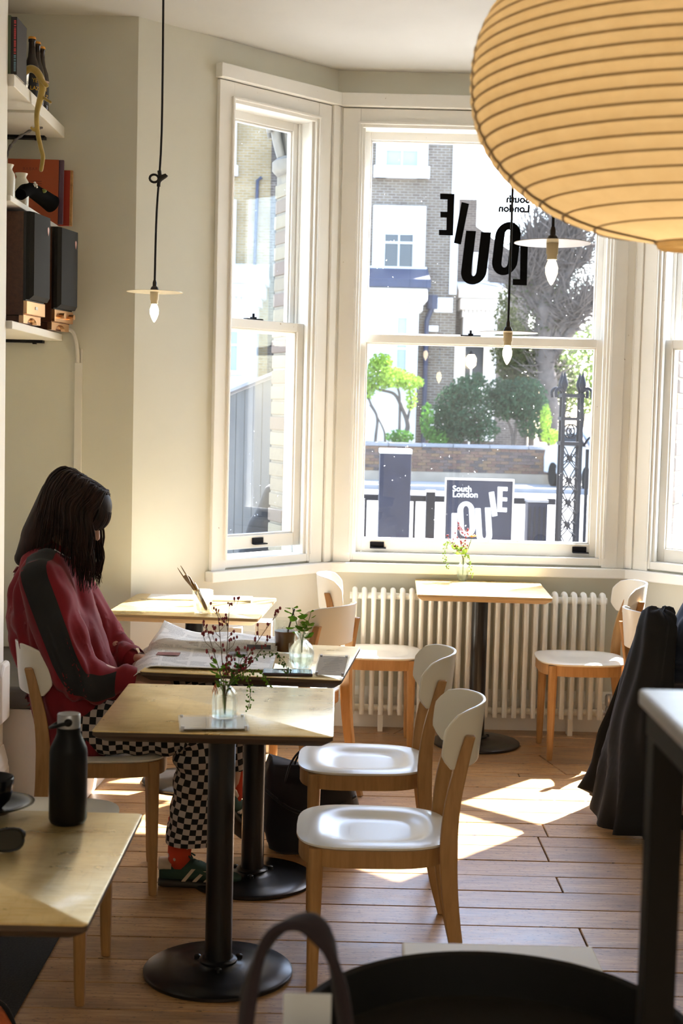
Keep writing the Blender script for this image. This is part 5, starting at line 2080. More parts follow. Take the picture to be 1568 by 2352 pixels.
# ------------------------------------------------------------------ tote bag on the floor
t = thing('tote_bag', 'slouched black canvas tote bag on the floor behind the near right chairs', 'bag', (-.085, 4.99, 0))
b = MB()
rings = []
for z, sx, sy, dx in ((.002, .150, .085, .02), (.02, .172, .105, .02), (.10, .178, .110, .01), (.20, .165, .095, 0), (.27, .150, .070, -.01), (.315, .135, .040, -.015)):
    ring = []
    for k in range(48):
        a = 2 * pi * k / 48
        cx, sn = cos(a), sin(a)
        w_ = 1 + .05 * sin(5 * a + z * 22) + .03 * sin(11 * a - z * 40)
        ring.append((dx + sx * copysign(abs(cx) ** .6, cx) * w_, sy * copysign(abs(sn) ** .6, sn) * w_, z + (.022 * sin(2.3 * a + 1) if z > .25 else 0)))
    rings.append(ring)
b.loft(rings).build('bag_body', M['bagc'], t, smooth=180)
for k, (dx, yy) in enumerate(((-.02, -.05), (.0, .035))):
    pth = catmull([(dx - .075, yy, .23), (dx - .055, yy - .01, .315), (dx - .02, yy, .365), (dx + .02, yy + .005, .372), (dx + .045, yy, .325), (dx + .06, yy, .24)], 5)
    MB().tube(pth, .013, 8, flat=.28).build('handle', M['bagc'], t, smooth=180)
MB().tube(catmull([(-.16, -.06, .225), (-.06, -.112, .17), (.05, -.115, .16), (.16, -.06, .21)], 5), .006, 6).build('seam_strap', M['bagc'], t, smooth=180)
MB().box(.10, .19, -.09, .05, .001, .055).build('side_pouch', M['bagc'], t, bevel=.015, seg=3)

# ------------------------------------------------------------------ jacket over the far right chair
rows = []
NJ = 64
for i in range(25):
    v = i / 24
    cx = lerp(1.258, 1.075, v ** .9)
    cy = lerp(5.49, 5.31, v ** .9)
    zt = lerp(.800, .055, v)
    hl = lerp(.085, .215, v ** .8)
    th = lerp(.052, .075, v)
    ch = Vector((.30, -.95, 0)) if v < .0 else Vector((lerp(.28, .42, v), -lerp(.96, .90, v), 0)).normalized()
    nr = Vector((ch.y, -ch.x, 0))
    row = []
    for k in range(NJ):
        a = 2 * pi * k / NJ
        u = cos(a)
        fold = (.006 + .030 * v) * sin(a * 5 + 2.2 * sin(a * 2) + v * 1.4) + (.004 + .012 * v) * sin(a * 11 + v * 4 + 1.5 * sin(v * 9))
        bow = .020 * (1 - u * u) * (1 - v)                 # follows the curved backrest at the top
        top = .020 * (1 - u * u) if v < .1 else 0
        hem = (-.050 * u * v ** 3 + .02 * sin(a * 3) * v ** 2)
        q = Vector((cx, cy, 0)) + ch * (hl * u) + nr * (sin(a) * th + fold + bow)
        q += nr * (.030 * v * noise.noise(Vector((u * 2.2, v * 3.0, 1.7 + (sin(a) > 0)))))
        q.z = max(.004, zt + hem - .035 * abs(u) ** 3 * (1 - v) + top)
        row.append(q)
    rows.append(row)
r0_ = rows[0]
cj = sum((Vector(q) for q in r0_), Vector()) / len(r0_)
for f_, dz in ((.86, .014), (.62, .024), (.30, .029)):
    rows.insert(0, [cj + (Vector(q) - cj) * f_ + Vector((0, 0, dz + .006 * sin(k * .9))) for k, q in enumerate(r0_)])
jk = MB().loft(rows).build('jacket', M['jacket'], smooth=180)
tag(jk, 'black jacket draped over the far right chair, its hem trailing to the floor', 'jacket')
MB().tube(catmull([Vector(r[34]) + Vector((-.004, -.004, 0)) for r in rows[1:24:3]], 3), .0035, 6).build('zip_edge', M['band'], jk, smooth=180)

# pale boxes standing below the left window, beyond the corner table
for lab, x0, x1, yy, zt in (('white box on the floor below the left window, leftmost of three', -.500, -.437, 6.42, .575), ('low white box on the floor below the left window, middle of three', -.432, -.385, 6.46, .535), ('tallest white box on the floor below the left window, rightmost of three', -.378, -.305, 6.44, .60)):
    bx = thing('cardboard_box', lab, 'box', ((x0 + x1) / 2, yy, 0))
    hx = (x1 - x0) / 2
    MB().box(-hx, hx, -.06, .06, .001, zt - .035).build('carton', M['white'], bx, bevel=.002)
    MB().box(-hx - .001, hx + .001, -.061, .061, zt - .0345, zt).build('carton_lid', M['paper'], bx, bevel=.002)
structure(MB().prism([(5.06, .40), (5.19, .40), (5.19, .62), (5.10, .62), (5.06, .58)], -1.2349, -1.205, lambda a, c, h: (h, a, c)).build('trim_1', M['white'], bevel=.015, seg=3))

# ------------------------------------------------------------------ second guest, mostly outside the frame
pb = MB()
chain(pb, [((1.405, 5.56, .56), .115), ((1.455, 5.55, .72), .110), ((1.535, 5.54, .90), .112), ((1.600, 5.54, 1.02), .10), ((1.655, 5.54, 1.10), .055), ((1.70, 5.54, 1.16), .052)], 16)
B_M = head(pb, Vector((1.745, 5.54, 1.24)), (.92, 0, -.36), (.36, 0, .92))
for sy in (-1, 1):
    sh, el, wr = Vector((1.575, 5.54 + sy * .17, 1.0)), Vector((1.66, 5.54 + sy * .22, .76)), Vector((1.88, 5.54 + sy * .12, .79))
    pb.cone((1.59, 5.54, 1.01), .085, sh, .06, 14, 4)
    chain(pb, [(sh, .055), (el, .042), (wr, .028)], 14)
    hand(pb, wr, (1, -sy * .2, 0), (0, -sy * .3, -1), (.2, -sy * .9, .3), .5)
    hp, kn, an = Vector((1.43, 5.55 + sy * .09, .545)), Vector((1.83, 5.53 + sy * .12, .53)), Vector((1.36 if sy < 0 else 1.70, 5.32 if sy < 0 else 5.70, .10))
    chain(pb, [(hp, .085), ((hp + kn) / 2, .075), (kn, .055), (kn * .6 + an * .4, .05), (an, .036)], 14)
    chain(pb, [(an + Vector((-.02, 0, -.045)), .030), (an + Vector((.07, 0, -.05)), .030), (an + Vector((.15, 0, -.062)), .018)], 12)
guest = blob('person', pb, .007, M['skin'], iters=5)
tag(guest, 'guest in navy top at the right edge, only back and sleeve in view', 'person')
for sy in (-1, 1):
    MB().ball((.070, sy * .030, .006), (.0125, .0125, .0125), 12, 8, M=B_M).build('eye', plain('eye_white_b', (.70, .66, .62), .2), guest, smooth=180)
nb = MB()
chain(nb, [((1.385, 5.55, .545), .145), ((1.430, 5.55, .66), .150), ((1.50, 5.54, .84), .140), ((1.585, 5.54, 1.0), .115), ((1.625, 5.54, 1.05), .085)], 18)
nb.cone((1.375, 5.46, .60), .125, (1.43, 5.44, .74), .12, 16, 4)
for sy in (-1, 1):
    sh, el, wr = Vector((1.575, 5.54 + sy * .17, 1.0)), Vector((1.66, 5.54 + sy * .22, .76)), Vector((1.88, 5.54 + sy * .12, .79))
    nb.cone((1.59, 5.54, 1.0), .10, sh, .078, 14, 4)
    chain(nb, [(sh, .078), (el, .066), (wr * .9 + el * .1, .045)], 14)
o = blob('navy_top', nb, .010, M['denim'], guest, iters=5, fold=lambda c: .012 * sin(c.z * 60 + noise.noise(c * 7) * 4) * max(0, min(1, (.80 - c.z) / .12)) + .008 * noise.noise(c * 9))
tq = MB()
for sy in (-1, 1):
    hp, kn, an = Vector((1.43, 5.55 + sy * .09, .545)), Vector((1.83, 5.53 + sy * .12, .53)), Vector((1.36 if sy < 0 else 1.70, 5.32 if sy < 0 else 5.70, .10))
    chain(tq, [(hp, .112), ((hp + kn) / 2, .090), (kn, .070), (kn * .5 + an * .5, .062), (an + (kn - an) * .22, .055)], 14)
blob('dark_trousers', tq, .010, M['black_matte'], guest, iters=5)
for sy in (-1, 1):
    an = Vector((1.36 if sy < 0 else 1.70, 5.32 if sy < 0 else 5.70, .10))
    MB().tube([an + Vector((.06, 0, .09)), an + Vector((.01, 0, .03)), an + Vector((0, 0, -.03))], [.044, .042, .038], 16).build('red_sock', plain('red_sock', (.40, .02, .02), .9), guest, smooth=180)
    b = MB()
    b.cone(an + Vector((-.025, 0, -.062)), .036, an + Vector((.08, 0, -.062)), .037, 14, 4)
    b.cone(an + Vector((.08, 0, -.062)), .037, an + Vector((.16, 0, -.068)), .030, 14, 4)
    b.build('shoe', M['black_matte'], guest, smooth=180)
gh = MB()
gh.ball((-.018, 0, .032), (.104, .086, .094), 24, 16, M=B_M)
gh.ball((-.06, 0, -.02), (.055, .070, .075), 20, 14, M=B_M)
blob('hair', gh, .007, M['hair'], guest, iters=4)

# ------------------------------------------------------------------ lettering on the centre window
YD = 7.1160
dec = thing('window_lettering', 'black shop lettering on the centre upper pane, mirrored from inside', 'lettering', (0, 0, 0))


def px4(x, y_):           # crop coordinates of a close-up of the upper pane
    q = at(800 + x * .48980, 250 + y_ * .48980, YD)
    return (q.x, q.z)


def flat(name, poly, parent, mat, y0=YD, th=.0012):
    return MB().prism(poly, y0, y0 + th, lambda a, c, h: (a, h, c)).build(name, mat, parent)


def arc(cx, cy, rx, ry, a0, a1, n=14):
    return [(cx + rx * cos(radians(lerp(a0, a1, k / n))), cy + ry * sin(radians(lerp(a0, a1, k / n)))) for k in range(n + 1)]


flat('letter_e', [px4(*p) for p in ((430, 397), (497, 399), (490, 594), (424, 592), (424, 567), (459, 568), (460, 510), (431, 509), (431, 482), (463, 483), (464, 425), (430, 424))], dec, M['decal'])
flat('letter_i', [px4(*p) for p in ((530, 437), (565, 445), (527, 636), (494, 629))], dec, M['decal'])
# U: sheared strokes joined by a round foot
sh_ = lambda x, y_: (x + (700 - y_) * .118, y_)
uo = [sh_(536, 571), sh_(583, 573)] + [sh_(a, c) for a, c in arc(595, 762, 12, 22, 180, 0)] + [sh_(607, 577), sh_(655, 579)] + [sh_(a, c) for a, c in arc(595, 762, 60, 62, 0, 180)]
flat('letter_u', [px4(*p) for p in uo], dec, M['decal'])
oo = [sh_(a, c) for a, c in arc(735, 596, 60, 66, 180, 360)] + [sh_(a, c) for a, c in arc(735, 714, 60, 66, 0, 180)]
oi_ = [sh_(a, c) for a, c in arc(735, 588, 15, 22, 180, 360)] + [sh_(a, c) for a, c in arc(735, 722, 15, 22, 0, 180)]
n = len(oo)
b = MB()
vs = []
for yy in (YD, YD + .0012):
    vs += [(px4(*p)[0], yy, px4(*p)[1]) for p in oo] + [(px4(*p)[0], yy, px4(*p)[1]) for p in oi_]
fs = []
for j in range(n):
    k = (j + 1) % n
    fs += [(j, k, n + k, n + j), (2 * n + j, 3 * n + j, 3 * n + k, 2 * n + k), (j, 2 * n + j, 2 * n + k, k), (n + j, n + k, 3 * n + k, 3 * n + j)]
b.add(vs, fs)
b.build('letter_o', M['decal'], dec)
flat('letter_l', [px4(*p) for p in ((806, 640), (841, 640), (836, 828), (770, 826), (770, 798), (804, 799))], dec, M['decal'])
p0 = px4(851, 441)
MIR = Matrix.Rotation(pi, 4, 'Z') @ Matrix.Rotation(pi / 2, 4, 'X')
for k, s_ in enumerate(('South', 'London')):
    p0 = px4(850, 441 + 44 * k)
    text_mesh('small_lettering', s_, .050, M['decal'], Matrix.Translation((p0[0], YD + .0006, p0[1])) @ MIR, dec, .0005, bold=.0024, width=1.0, spacing=1.0)

# ------------------------------------------------------------------ outside: ground, street
G = -.30
structure(MB().box(-60, 60, 7.25, 90, G - .2, G).build('ground', M['pave']))
structure(MB().box(-60, 60, 15.5, 33.5, G, G + .004).build('road', plain('asphalt', (.17, .17, .18), .85, var=.15, scale=1.5)))
structure(MB().box(-60, 60, 33.5, 33.75, G, G + .12).build('kerb', M['coping']))

# brick piers of our own bay
def pier(label, cx, cy, ang, wx, wy, mat, zt, capital):
    t = thing('brick_pier', label, 'pier', (cx, cy, G), ang)
    MB().box(-wx / 2 + .008, wx / 2 - .008, -wy / 2 + .008, wy / 2 - .008, 0, zt - G).build('mortar_core', M['mortar'], t)
    me = None
    n = int((zt - G) / .0795)
    r = random.Random(4)
    for k in range(n):
        bx = MB()
        j = r.uniform(-.004, .004)
        bx.box(-wx / 2, wx / 2, -wy / 2, wy / 2, 0, .068)
        if me is None:
            o = bx.build('brick', mat, t, bevel=.006, seg=2)
            me = o
        else:
            o = me.copy()
            COL.objects.link(o)
        o.location = (j, r.uniform(-.004, .004), k * .0795 + .006)
        o.rotation_euler = (0, 0, r.uniform(-.012, .012))
    if capital:
        z = zt - G
        MB().lathe([(.165, z - .02), (.185, z), (.185, z + .045), (.16, z + .065)], 20).build('necking', M['stone'], t, smooth=50)
        MB().lathe([(.135, z + .06), (.14, z + .12), (.165, z + .24), (.18, z + .29)], 20).build('capital_bell', M['stone'], t, smooth=50)
        for k in range(8):
            a = 2 * pi * k / 8
            c, s_ = cos(a), sin(a)
            q = catmull([(.145 * c, .145 * s_, z + .06), (.17 * c, .17 * s_, z + .14), (.19 * c, .19 * s_, z + .235), (.215 * c, .215 * s_, z + .215), (.212 * c, .212 * s_, z + .185)], 4)
            MB().tube(q, [lerp(.040, .050, min(1, i / 8)) * (1 if i < 12 else .6) for i in range(len(q))], 8, flat=.45).build('carved_leaf', M['stone'], t, smooth=180)
        MB().box(-.19, .19, -.17, .17, z + .285, z + .36).build('abacus', M['stone'], t, bevel=.02, seg=3)
    return t


pier('pale brick pier with carved stone capital outside the left bay window', -.215, 7.43, radians(22), .28, .22, M['brick_pier'], 2.78, True)
pier('blue-grey brick pier outside the right bay window', 1.62, 7.36, radians(-22), .24, .22, M['brick_pier_b'], 3.1, False)

# grey board fence seen through the left window
t = thing('board_fence', 'tall grey board fence with a sloping top outside the left window', 'fence', (0, 0, 0))
a0, d_ = Vector((-.30, 8.40)), Vector((-.5, .866))
nrm = Vector((.866, .5))
for k in range(12):
    p0, p1 = a0 + d_ * (.122 * k), a0 + d_ * (.122 * k + .117)
    z0_, z1_ = 1.79 - .022 * k * .122 / .12, 1.79 - .022 * (k + 1)
    q = [(p0.x, p0.y), (p1.x, p1.y), (p1.x - nrm.x * .02, p1.y - nrm.y * .02), (p0.x - nrm.x * .02, p0.y - nrm.y * .02)]
    b = MB().prism(q, G, 1.6)
    b.v = [(x, yy, z if z < 0 else (z0_ if i % 4 in (0, 3) else z1_)) for i, (x, yy, z) in enumerate(b.v)]
    b.build('board', M['fence'], t, bevel=.003, seg=1)
b = MB()
e1 = a0 + d_ * 1.46
b.prism([(a0.x + .01, a0.y + .02), (e1.x + .01, e1.y + .02), (e1.x - .045, e1.y - .012), (a0.x - .045, a0.y - .012)], 1.6, 1.62)
b.v = [(x, yy, (1.797 if i % 4 in (0, 3) else 1.797 - .022 * 12) + (.02 if i > 3 else 0)) for i, (x, yy, z) in enumerate(b.v)]
b.build('capping', M['coping'], t)
MB().box(-1.05, -1.0, 9.6, 9.66, G, .2).build('post', M['fence'], t)
b = MB()
b.cone((-.44, 8.14, .70), .15, (-.375, 8.14, 1.06), .085, 16, 5)
b.cone((-.52, 8.14, .55), .11, (-.44, 8.14, .88), .10, 16, 5)
b.cone((-.44, 8.14, G + .14), .14, (-.44, 8.14, .70), .16, 16, 5)
o = blob('barbecue_cover', b, .012, M['band'], iters=4)
tag(o, 'dark fabric cover over a standing object before the grey fence', 'cover')


# ------------------------------------------------------------------ houses across the street
def px(x, y_, Y):
    q = at(x, y_, Y)
    return q.x, q.z


def wall_rect(name, x0, x1, y0, y1, Y, depth, mat, parent, bevel=0):
    """box whose front face fills the given photo rectangle at distance Y"""
    ax, az = px(x0, y1, Y)
    bx, bz = px(x1, y0, Y)
    cx, cz = px(x0, y0, Y)
    dx, dz = px(x1, y1, Y)
    xa_, xb_ = (ax + cx) / 2, (bx + dx) / 2
    za_, zb_ = (az + dz) / 2, (bz + cz) / 2
    return MB().box(min(xa_, xb_), max(xa_, xb_), Y, Y + depth, za_, zb_).build(name, mat, parent, bevel=bevel)


def sash_house_window(parent, x0, x1, y0, y1, Y, glassm, cols=2, rows_=1, border=.16, blind=0.0):
    ax, az = px((x0 + x1) / 2 - (x1 - x0) / 2, y1, Y)
    bx, bz = px(x1, y0, Y)
    cx_, cz_ = px(x0, y0, Y)
    z0, z1 = az, cz_
    x0w, x1w = ax, ax + (bx - cx_)
    f = MB()
    f.box(x0w, x0w + border, Y - .12, Y + .05, z0, z1)
    f.box(x1w - border, x1w, Y - .12, Y + .05, z0, z1)
    f.box(x0w + border, x1w - border, Y - .12, Y + .05, z1 - border, z1)
    f.box(x0w - .06, x1w + .06, Y - .20, Y + .05, z0, z0 + border * 1.15)
    gx0, gx1, gz0, gz1 = x0w + border, x1w - border, z0 + border * 1.15, z1 - border
    for k in range(1, cols):
        xx = lerp(gx0, gx1, k / cols)
        f.box(xx - .022, xx + .022, Y - .07, Y - .01, gz0, gz1)
    for k in range(1, rows_):
        zz = lerp(gz0, gz1, k / rows_)
        f.box(gx0, gx1, Y - .08, Y, zz - .03, zz + .03)
    w_ = f.build('window', M['stucco'], parent)
    for i in range(cols):
        for j in range(rows_):
            MB().box(lerp(gx0, gx1, i / cols), lerp(gx0, gx1, (i + 1) / cols), Y - .035, Y - .025, lerp(gz0, gz1, j / rows_), lerp(gz0, gz1, (j + 1) / rows_)).build('pane', glassm, w_)
    if blind:
        MB().box(gx0 + .01, gx1 - .01, Y - .060, Y - .052, lerp(gz1, gz0, blind), gz1).build('blind', M['blind'], w_)
    return w_


def dentil_bay(parent, x0, x1, yc, Y, ybase, windows, roofm, fall=0.0):
    """white ground-floor bay with dentil cornice and slate roof"""
    ax, az = px(x0, yc, Y)
    bx, bz = px(x1, yc, Y)
    _, zb = px(x0, ybase, Y)
    MB().box(ax, bx, Y, Y + 1.2, zb, az - .12).build('bay_wall', M['stucco'], parent)
    MB().box(ax - .15, bx + .22, Y - .30, Y + 1.2, az + .12, az + .50).build('cornice', M['stucco'], parent, bevel=.05)
    MB().box(ax - .05, bx + .10, Y - .14, Y + 1.2, az - .12, az + .1195).build('frieze', M['stucco'], parent)
    nn = max(3, int((bx - ax) / .14))
    de = None
    for k in range(nn):
        xx = ax + (bx - ax) * (k + .5) / nn
        if de is None:
            de = MB().box(-.035, .035, Y - .21, Y - .1405, az + .0, az + .115).build('dentil', M['stucco'], parent)
            o = de
        else:
            o = de.copy()
            COL.objects.link(o)
        o.location.x = xx
    MB().box(ax - .2, bx + .30, Y - .40, Y + 1.2, az + .505, az + .74).build('lead_gutter', roofm, parent)
    MB().prism([(Y - .34, az + .745), (Y + 1.2, az + 1.2), (Y + 1.2, az + .745)], ax - .2, bx + .28, lambda a, c, h: (h, a, c)).build('bay_roof', roofm, parent)
    for (wx0, wx1, wy0, wy1) in windows:
        sash_house_window(parent, wx0, wx1, wy0, wy1, Y - .02, M['pale_glass'], 1, 2, .10)


HB = 42.0
t = thing('house', 'brown brick house with white sash windows across the street, centre of the view', 'house', (0, 0, 0))
lx, _ = px(800, 400, HB)
rx_, _ = px(1056, 400, HB)
MB().box(lx - 2.0, rx_, HB, HB + 7, G, 13.5).build('facade', M['brick_brown'], t)
sash_house_window(t, 862, 981, 322, 409, HB, M['pale_glass'], 2, 1, .30)
sash_house_window(t, 853, 974, 472, 645, HB, M['dark_glass'], 2, 2, .36, .33)
dentil_bay(t, 780, 962, 700, HB - 1.3, 1012, [(901, 938, 722, 880)], M['slate'])
MB().box(rx_ - .22, rx_ + .0, HB - .05, HB + .04, 5.0, 13.5).build('corner_strip', M['stucco'], t)
dxp, _ = px(977, 800, HB)
MB().tube([(dxp, HB - .12, G), (dxp, HB - .12, 4.2), (dxp + .15, HB - .12, 4.6)], .075, 8).build('downpipe', M['slate'], t, smooth=60)
MB().tube([(dxp + .15, HB - .12, 4.55), (dxp + .15, HB - .12, 4.95)], .16, 8).build('rainwater_hopper', M['slate'], t, smooth=40)
wall_rect('white_plaque', 981, 1006, 748, 761, HB - .06, .05, M['sign_white'], t)
wall_rect('white_plinth', 985, 1018, 940, 1012, HB - .3, .3, M['stucco'], t)
sgn = thing('street_sign', 'white villa name plate on the brown brick house wall', 'sign', (0, 0, 0))
wall_rect('plate', 997, 1039, 684, 717, HB - .10, .06, M['sign_white'], sgn)
for k, s_ in enumerate(('PERCY', 'VILLAS')):
    q = at(1001 if k == 0 else 1000, 695.5 + 14.5 * k, HB - .105)
    text_mesh('lettering', s_, .155, M['sign_grey'], Matrix.Translation(q) @ Matrix.Rotation(pi / 2, 4, 'X'), sgn, .002, spacing=1.25, width=.72)

HA = 42.5
t = thing('house', 'yellow brick house with white windows seen through the left window', 'house', (0, 0, 0))
ex, _ = px(640, 600, HA)
sx_, _ = px(618, 600, HA)
MB().box(-14, sx_, HA, HA + 7, G, 13.5).build('facade', M['brick_yellow'], t)
MB().box(sx_ + .001, ex, HA + .02, HA + 7, G, 13.5).build('grey_return', M['brick_grey'], t)
sash_house_window(t, 470, 542, 262, 404, HA, M['pale_glass'], 2, 2, .26)
sash_house_window(t, 462, 540, 458, 640, HA, M['pale_glass'], 2, 2, .26)
dentil_bay(t, 440, 590, 690, HA - 1.2, 1012, [(520, 552, 725, 860)], M['stucco'])
q0, q1 = at(592, 416, HA), at(584, 640, HA)
MB().tube([(q0.x + .12, HA - .10, q0.z + .1), (q0.x, HA - .10, q0.z), (q1.x, HA - .10, q1.z)], .05, 8).build('downpipe', M['slate'], t, smooth=60)

HCY = 49.0
t = thing('house', 'darker brick house set back to the right, white bay and tall dark window', 'house', (0, 0, 0))
c0, _ = px(1058, 500, HCY)
c1, ztop = px(1096, 458, HCY)
c2, _ = px(1215, 700, HCY)
MB().box(c0 - 1.2, c1, HCY, HCY + 6, G, ztop).build('facade', M['brick_grey'], t)
MB().prism([(c1 + .001, G), (c2, G), (c2, px(1215, 610, HCY)[1]), (c1 + .001, px(1096, 520, HCY)[1])], HCY, HCY + 6, lambda a, c, h: (a, h, c)).build('gable_wall', M['brick_grey'], t)
sash_house_window(t, 1083, 1118, 580, 662, HCY, M['dark_glass'], 1, 2, .20)
dentil_bay(t, 1064, 1142, 720, HCY - 1.0, 1012, [], M['stucco'])
sash_house_window(t, 1040, 1132, 770, 905, HCY - 1.03, M['dark_glass'], 1, 1, .36)
q = at(1081, 832, HCY - 1.4)
lt = thing('garden_lamp', 'lit lantern on a thin post before the dark window across the street', 'lamp', (q.x, HCY - 1.5, 0))
MB().tube([(0, 0, G), (0, 0, q.z - .2)], .035, 8).build('post', M['stucco'], lt)
MB().lathe([(.05, q.z - .2), (.15, q.z - .1), (.17, q.z + .12), (.10, q.z + .24)], 12).build('lamp_glass', emit('street_lantern', (1, .80, .45), 3.0), lt, smooth=40)
MB().lathe([(.11, q.z + .241), (.03, q.z + .36), (0, q.z + .38)], 12).build('lamp_top', M['iron'], lt)

# garden wall with its bricks
GW = 38.0
t = thing('garden_wall', 'low weathered brick garden wall across the street with stone coping', 'wall', (0, 0, 0))
wx0, zc = px(800, 1020, GW)
wx1, _ = px(1283, 1020, GW)
ztop = .62
MB().box(wx0, wx1, GW + .012, GW + .22, G, ztop - .001).build('wall_core', M['mortar'], t)
MB().box(wx0, wx1, GW - .02, GW + .0115, G, G + .26).build('rendered_plinth', plain('plinth_render', (.30, .24, .18), .9, var=.3, scale=1.2), t)
br0 = None
r = random.Random(9)
rows_n = 8
rh = (ztop - G - .265) / rows_n
for j in range(rows_n):
    x = wx0 + (.0 if j % 2 == 0 else -.115)
    while x < wx1 - .02:
        xa_, xb_ = max(x, wx0) + .005, min(x + .222, wx1)
        full = xb_ - xa_ > .2
        if full:
            if br0 is None:
                br0 = MB().box(-.1085, .1085, 0, .03, .005, rh - .005).build('brick', M['brick_red'], t)
                o = br0
            else:
                o = br0.copy()
                COL.objects.link(o)
        elif xb_ - xa_ > .03:
            o = MB().box(-(xb_ - xa_) / 2, (xb_ - xa_) / 2, 0, .03, .005, rh - .005).build('brick', M['brick_red'], t)
        o.location = ((xa_ + xb_) / 2, GW - .018 + r.uniform(-.005, .005), G + .262 + rh * j)
        x += .232
x = wx0 - .03
while x < wx1:
    l = r.uniform(.8, 1.3)
    MB().box(x, min(x + l, wx1 + .05) - .012, GW - .06, GW + .27, ztop, ztop + .095).build('coping_stone', M['coping'], t, bevel=.012)
    x += l


# planting: leaf clouds and branching wood
def cloud(b, c, rad, n, size, r, flat_=.5):
    for _ in range(n):
        while True:
            p = Vector((r.uniform(-1, 1), r.uniform(-1, 1), r.uniform(-1, 1)))
            if .25 < p.length < 1:
                break
        p = Vector(c) + Vector((p.x * rad[0], p.y * rad[1], p.z * rad[2]))
        d = Vector((r.uniform(-1, 1), r.uniform(-1, 1), r.uniform(-1, 1))).normalized()
        e = d.orthogonal().normalized()
        s_ = size * r.uniform(.6, 1.3)
        o = len(b.v)
        b.v += [tuple(p - d * s_), tuple(p + e * s_ * flat_), tuple(p + d * s_), tuple(p - e * s_ * flat_)]
        b.f.append((o, o + 1, o + 2, o + 3))


def raw_build(b, name, mat, parent):
    me = bpy.data.meshes.new(name)
    me.from_pydata(b.v, [], b.f)
    me.materials.append(mat)
    return link(name, me, parent)


def shrub(name, label, cat, base, stems, clouds, size, mat, seed, stem_mat='bark'):
    r = random.Random(seed)
    t = thing(name, label, cat, base)
    b = MB()
    for pth, ra, rb in stems:
        q = catmull([Vector((pth[0][0], 0, 0))] + list(pth), 5)
        b.tube(q, [lerp(ra, rb, i / (len(q) - 1)) for i in range(len(q))], 7)
    o = b.build('stems', M[stem_mat], t, smooth=180)
    b = MB()
    for c, rad, n in clouds:
        cloud(b, c, rad, n, size, r)
    raw_build(b, 'foliage', mat, t)['kind'] = 'stuff'
    return t


GY = 39.3
q = lambda x, y_: (lambda v: (v.x, 0, v.z - G))(at(x, y_, GY))
shrub('small_tree', 'young tree with fresh green leaves over the garden wall, left of the centre pane', 'tree', (0, GY, G),
      [([q(929, 1012), q(936, 975), q(922, 935), q(905, 905), q(872, 895), q(848, 880)], .09, .02), ([q(918, 930), q(913, 890), q(907, 860)], .05, .015), ([q(935, 975), q(944, 925), q(938, 890)], .05, .015), ([q(862, 1012), q(866, 960), q(850, 925), q(842, 893), q(868, 893)], .05, .02), ([q(884, 1012), q(880, 985), q(862, 950), q(848, 930)], .04, .015)],
      [(q(868, 862), (.42, .5, .45), 700), (q(905, 868), (.5, .5, .28), 700), (q(875, 835), (.35, .4, .30), 400), (q(935, 875), (.30, .4, .25), 320), (q(843, 888), (.25, .4, .35), 300), (q(960, 878), (.16, .3, .16), 120), (q(945, 915), (.16, .3, .35), 140)], .060, M['leaf_pale'], 1)
q = lambda x, y_: (lambda v: (v.x, 0, v.z - G))(at(x, y_, 39.6))
shrub('garden_bush', 'dense blue-green bush spilling above the middle of the garden wall', 'bush', (0, 39.6, G),
      [([q(1060, 1015), q(1055, 960), q(1045, 900)], .07, .02), ([q(1100, 1015), q(1085, 950), q(1090, 900)], .07, .02)],
      [(q(1062, 945), (.85, .7, .85), 2600), (q(1035, 975), (.6, .6, .6), 1300), (q(1075, 900), (.6, .6, .45), 900), (q(1100, 985), (.6, .6, .4), 700), (q(1010, 1000), (.5, .5, .25), 400), (q(1090, 875), (.35, .3, .25), 260)], .062, M['hedge'], 2)
shrub('garden_bush', 'paler rounded bush right of the blue-green bush, stems showing', 'bush', (0, 39.9, G),
      [([q(1180, 1015), q(1172, 975), q(1150, 945)], .06, .02), ([q(1185, 1015), q(1190, 960), q(1200, 915)], .06, .02), ([q(1210, 1015), q(1212, 960), q(1215, 920)], .06, .02)],
      [(q(1165, 925), (.62, .6, .5), 1500), (q(1205, 915), (.7, .6, .62), 1700), (q(1225, 965), (.5, .5, .55), 800), (q(1150, 895), (.4, .4, .35), 500)], .062, M['hedge'], 3)
shrub('garden_bush', 'yellowish low plants at the right end of the garden wall', 'bush', (0, 39.2, G),
      [([q(1255, 1015), q(1255, 985)], .04, .02)], [(q(1262, 1003), (.32, .3, .22), 420), (q(1248, 960), (.16, .25, .4), 260)], .05, M['leaf_pale'], 4)
shrub('garden_bush', 'low light green plants below the young tree on the wall', 'bush', (0, 39.1, G),
      [([q(900, 1015), q(903, 1000)], .03, .01)], [(q(915, 1003), (.4, .3, .2), 420), (q(978, 965), (.20, .3, .5), 330), (q(1000, 1003), (.35, .3, .2), 260)], .055, M['leaf_dark'], 5)
shrub('ivy_hedge', 'tall dark ivy hedge behind the gate pier, below the pollarded tree', 'hedge', (0, 41.5, G),
      [([q(1240, 1015), q(1238, 900), q(1242, 800)], .12, .05)],
      [(q(1240, 850), (.9, .6, 1.3), 2600), (q(1200, 800), (.7, .5, .9), 1500), (q(1290, 900), (.75, .6, 1.1), 1700), (q(1180, 720), (.35, .4, 1.0), 500)], .075, M['hedge_b'], 6)
shrub('far_tree', 'pale green tree far along the street at the right', 'tree', (0, 62, G),
      [([(10.2, 0, 0), (10.4, 0, 2.0)], .2, .1)], [((10.5, 0, 4.0), (2.6, 1.5, 2.0), 2600), ((12.0, 0, 2.6), (1.6, 1.2, 2.0), 1200)], .14, M['far_leaf'], 7)

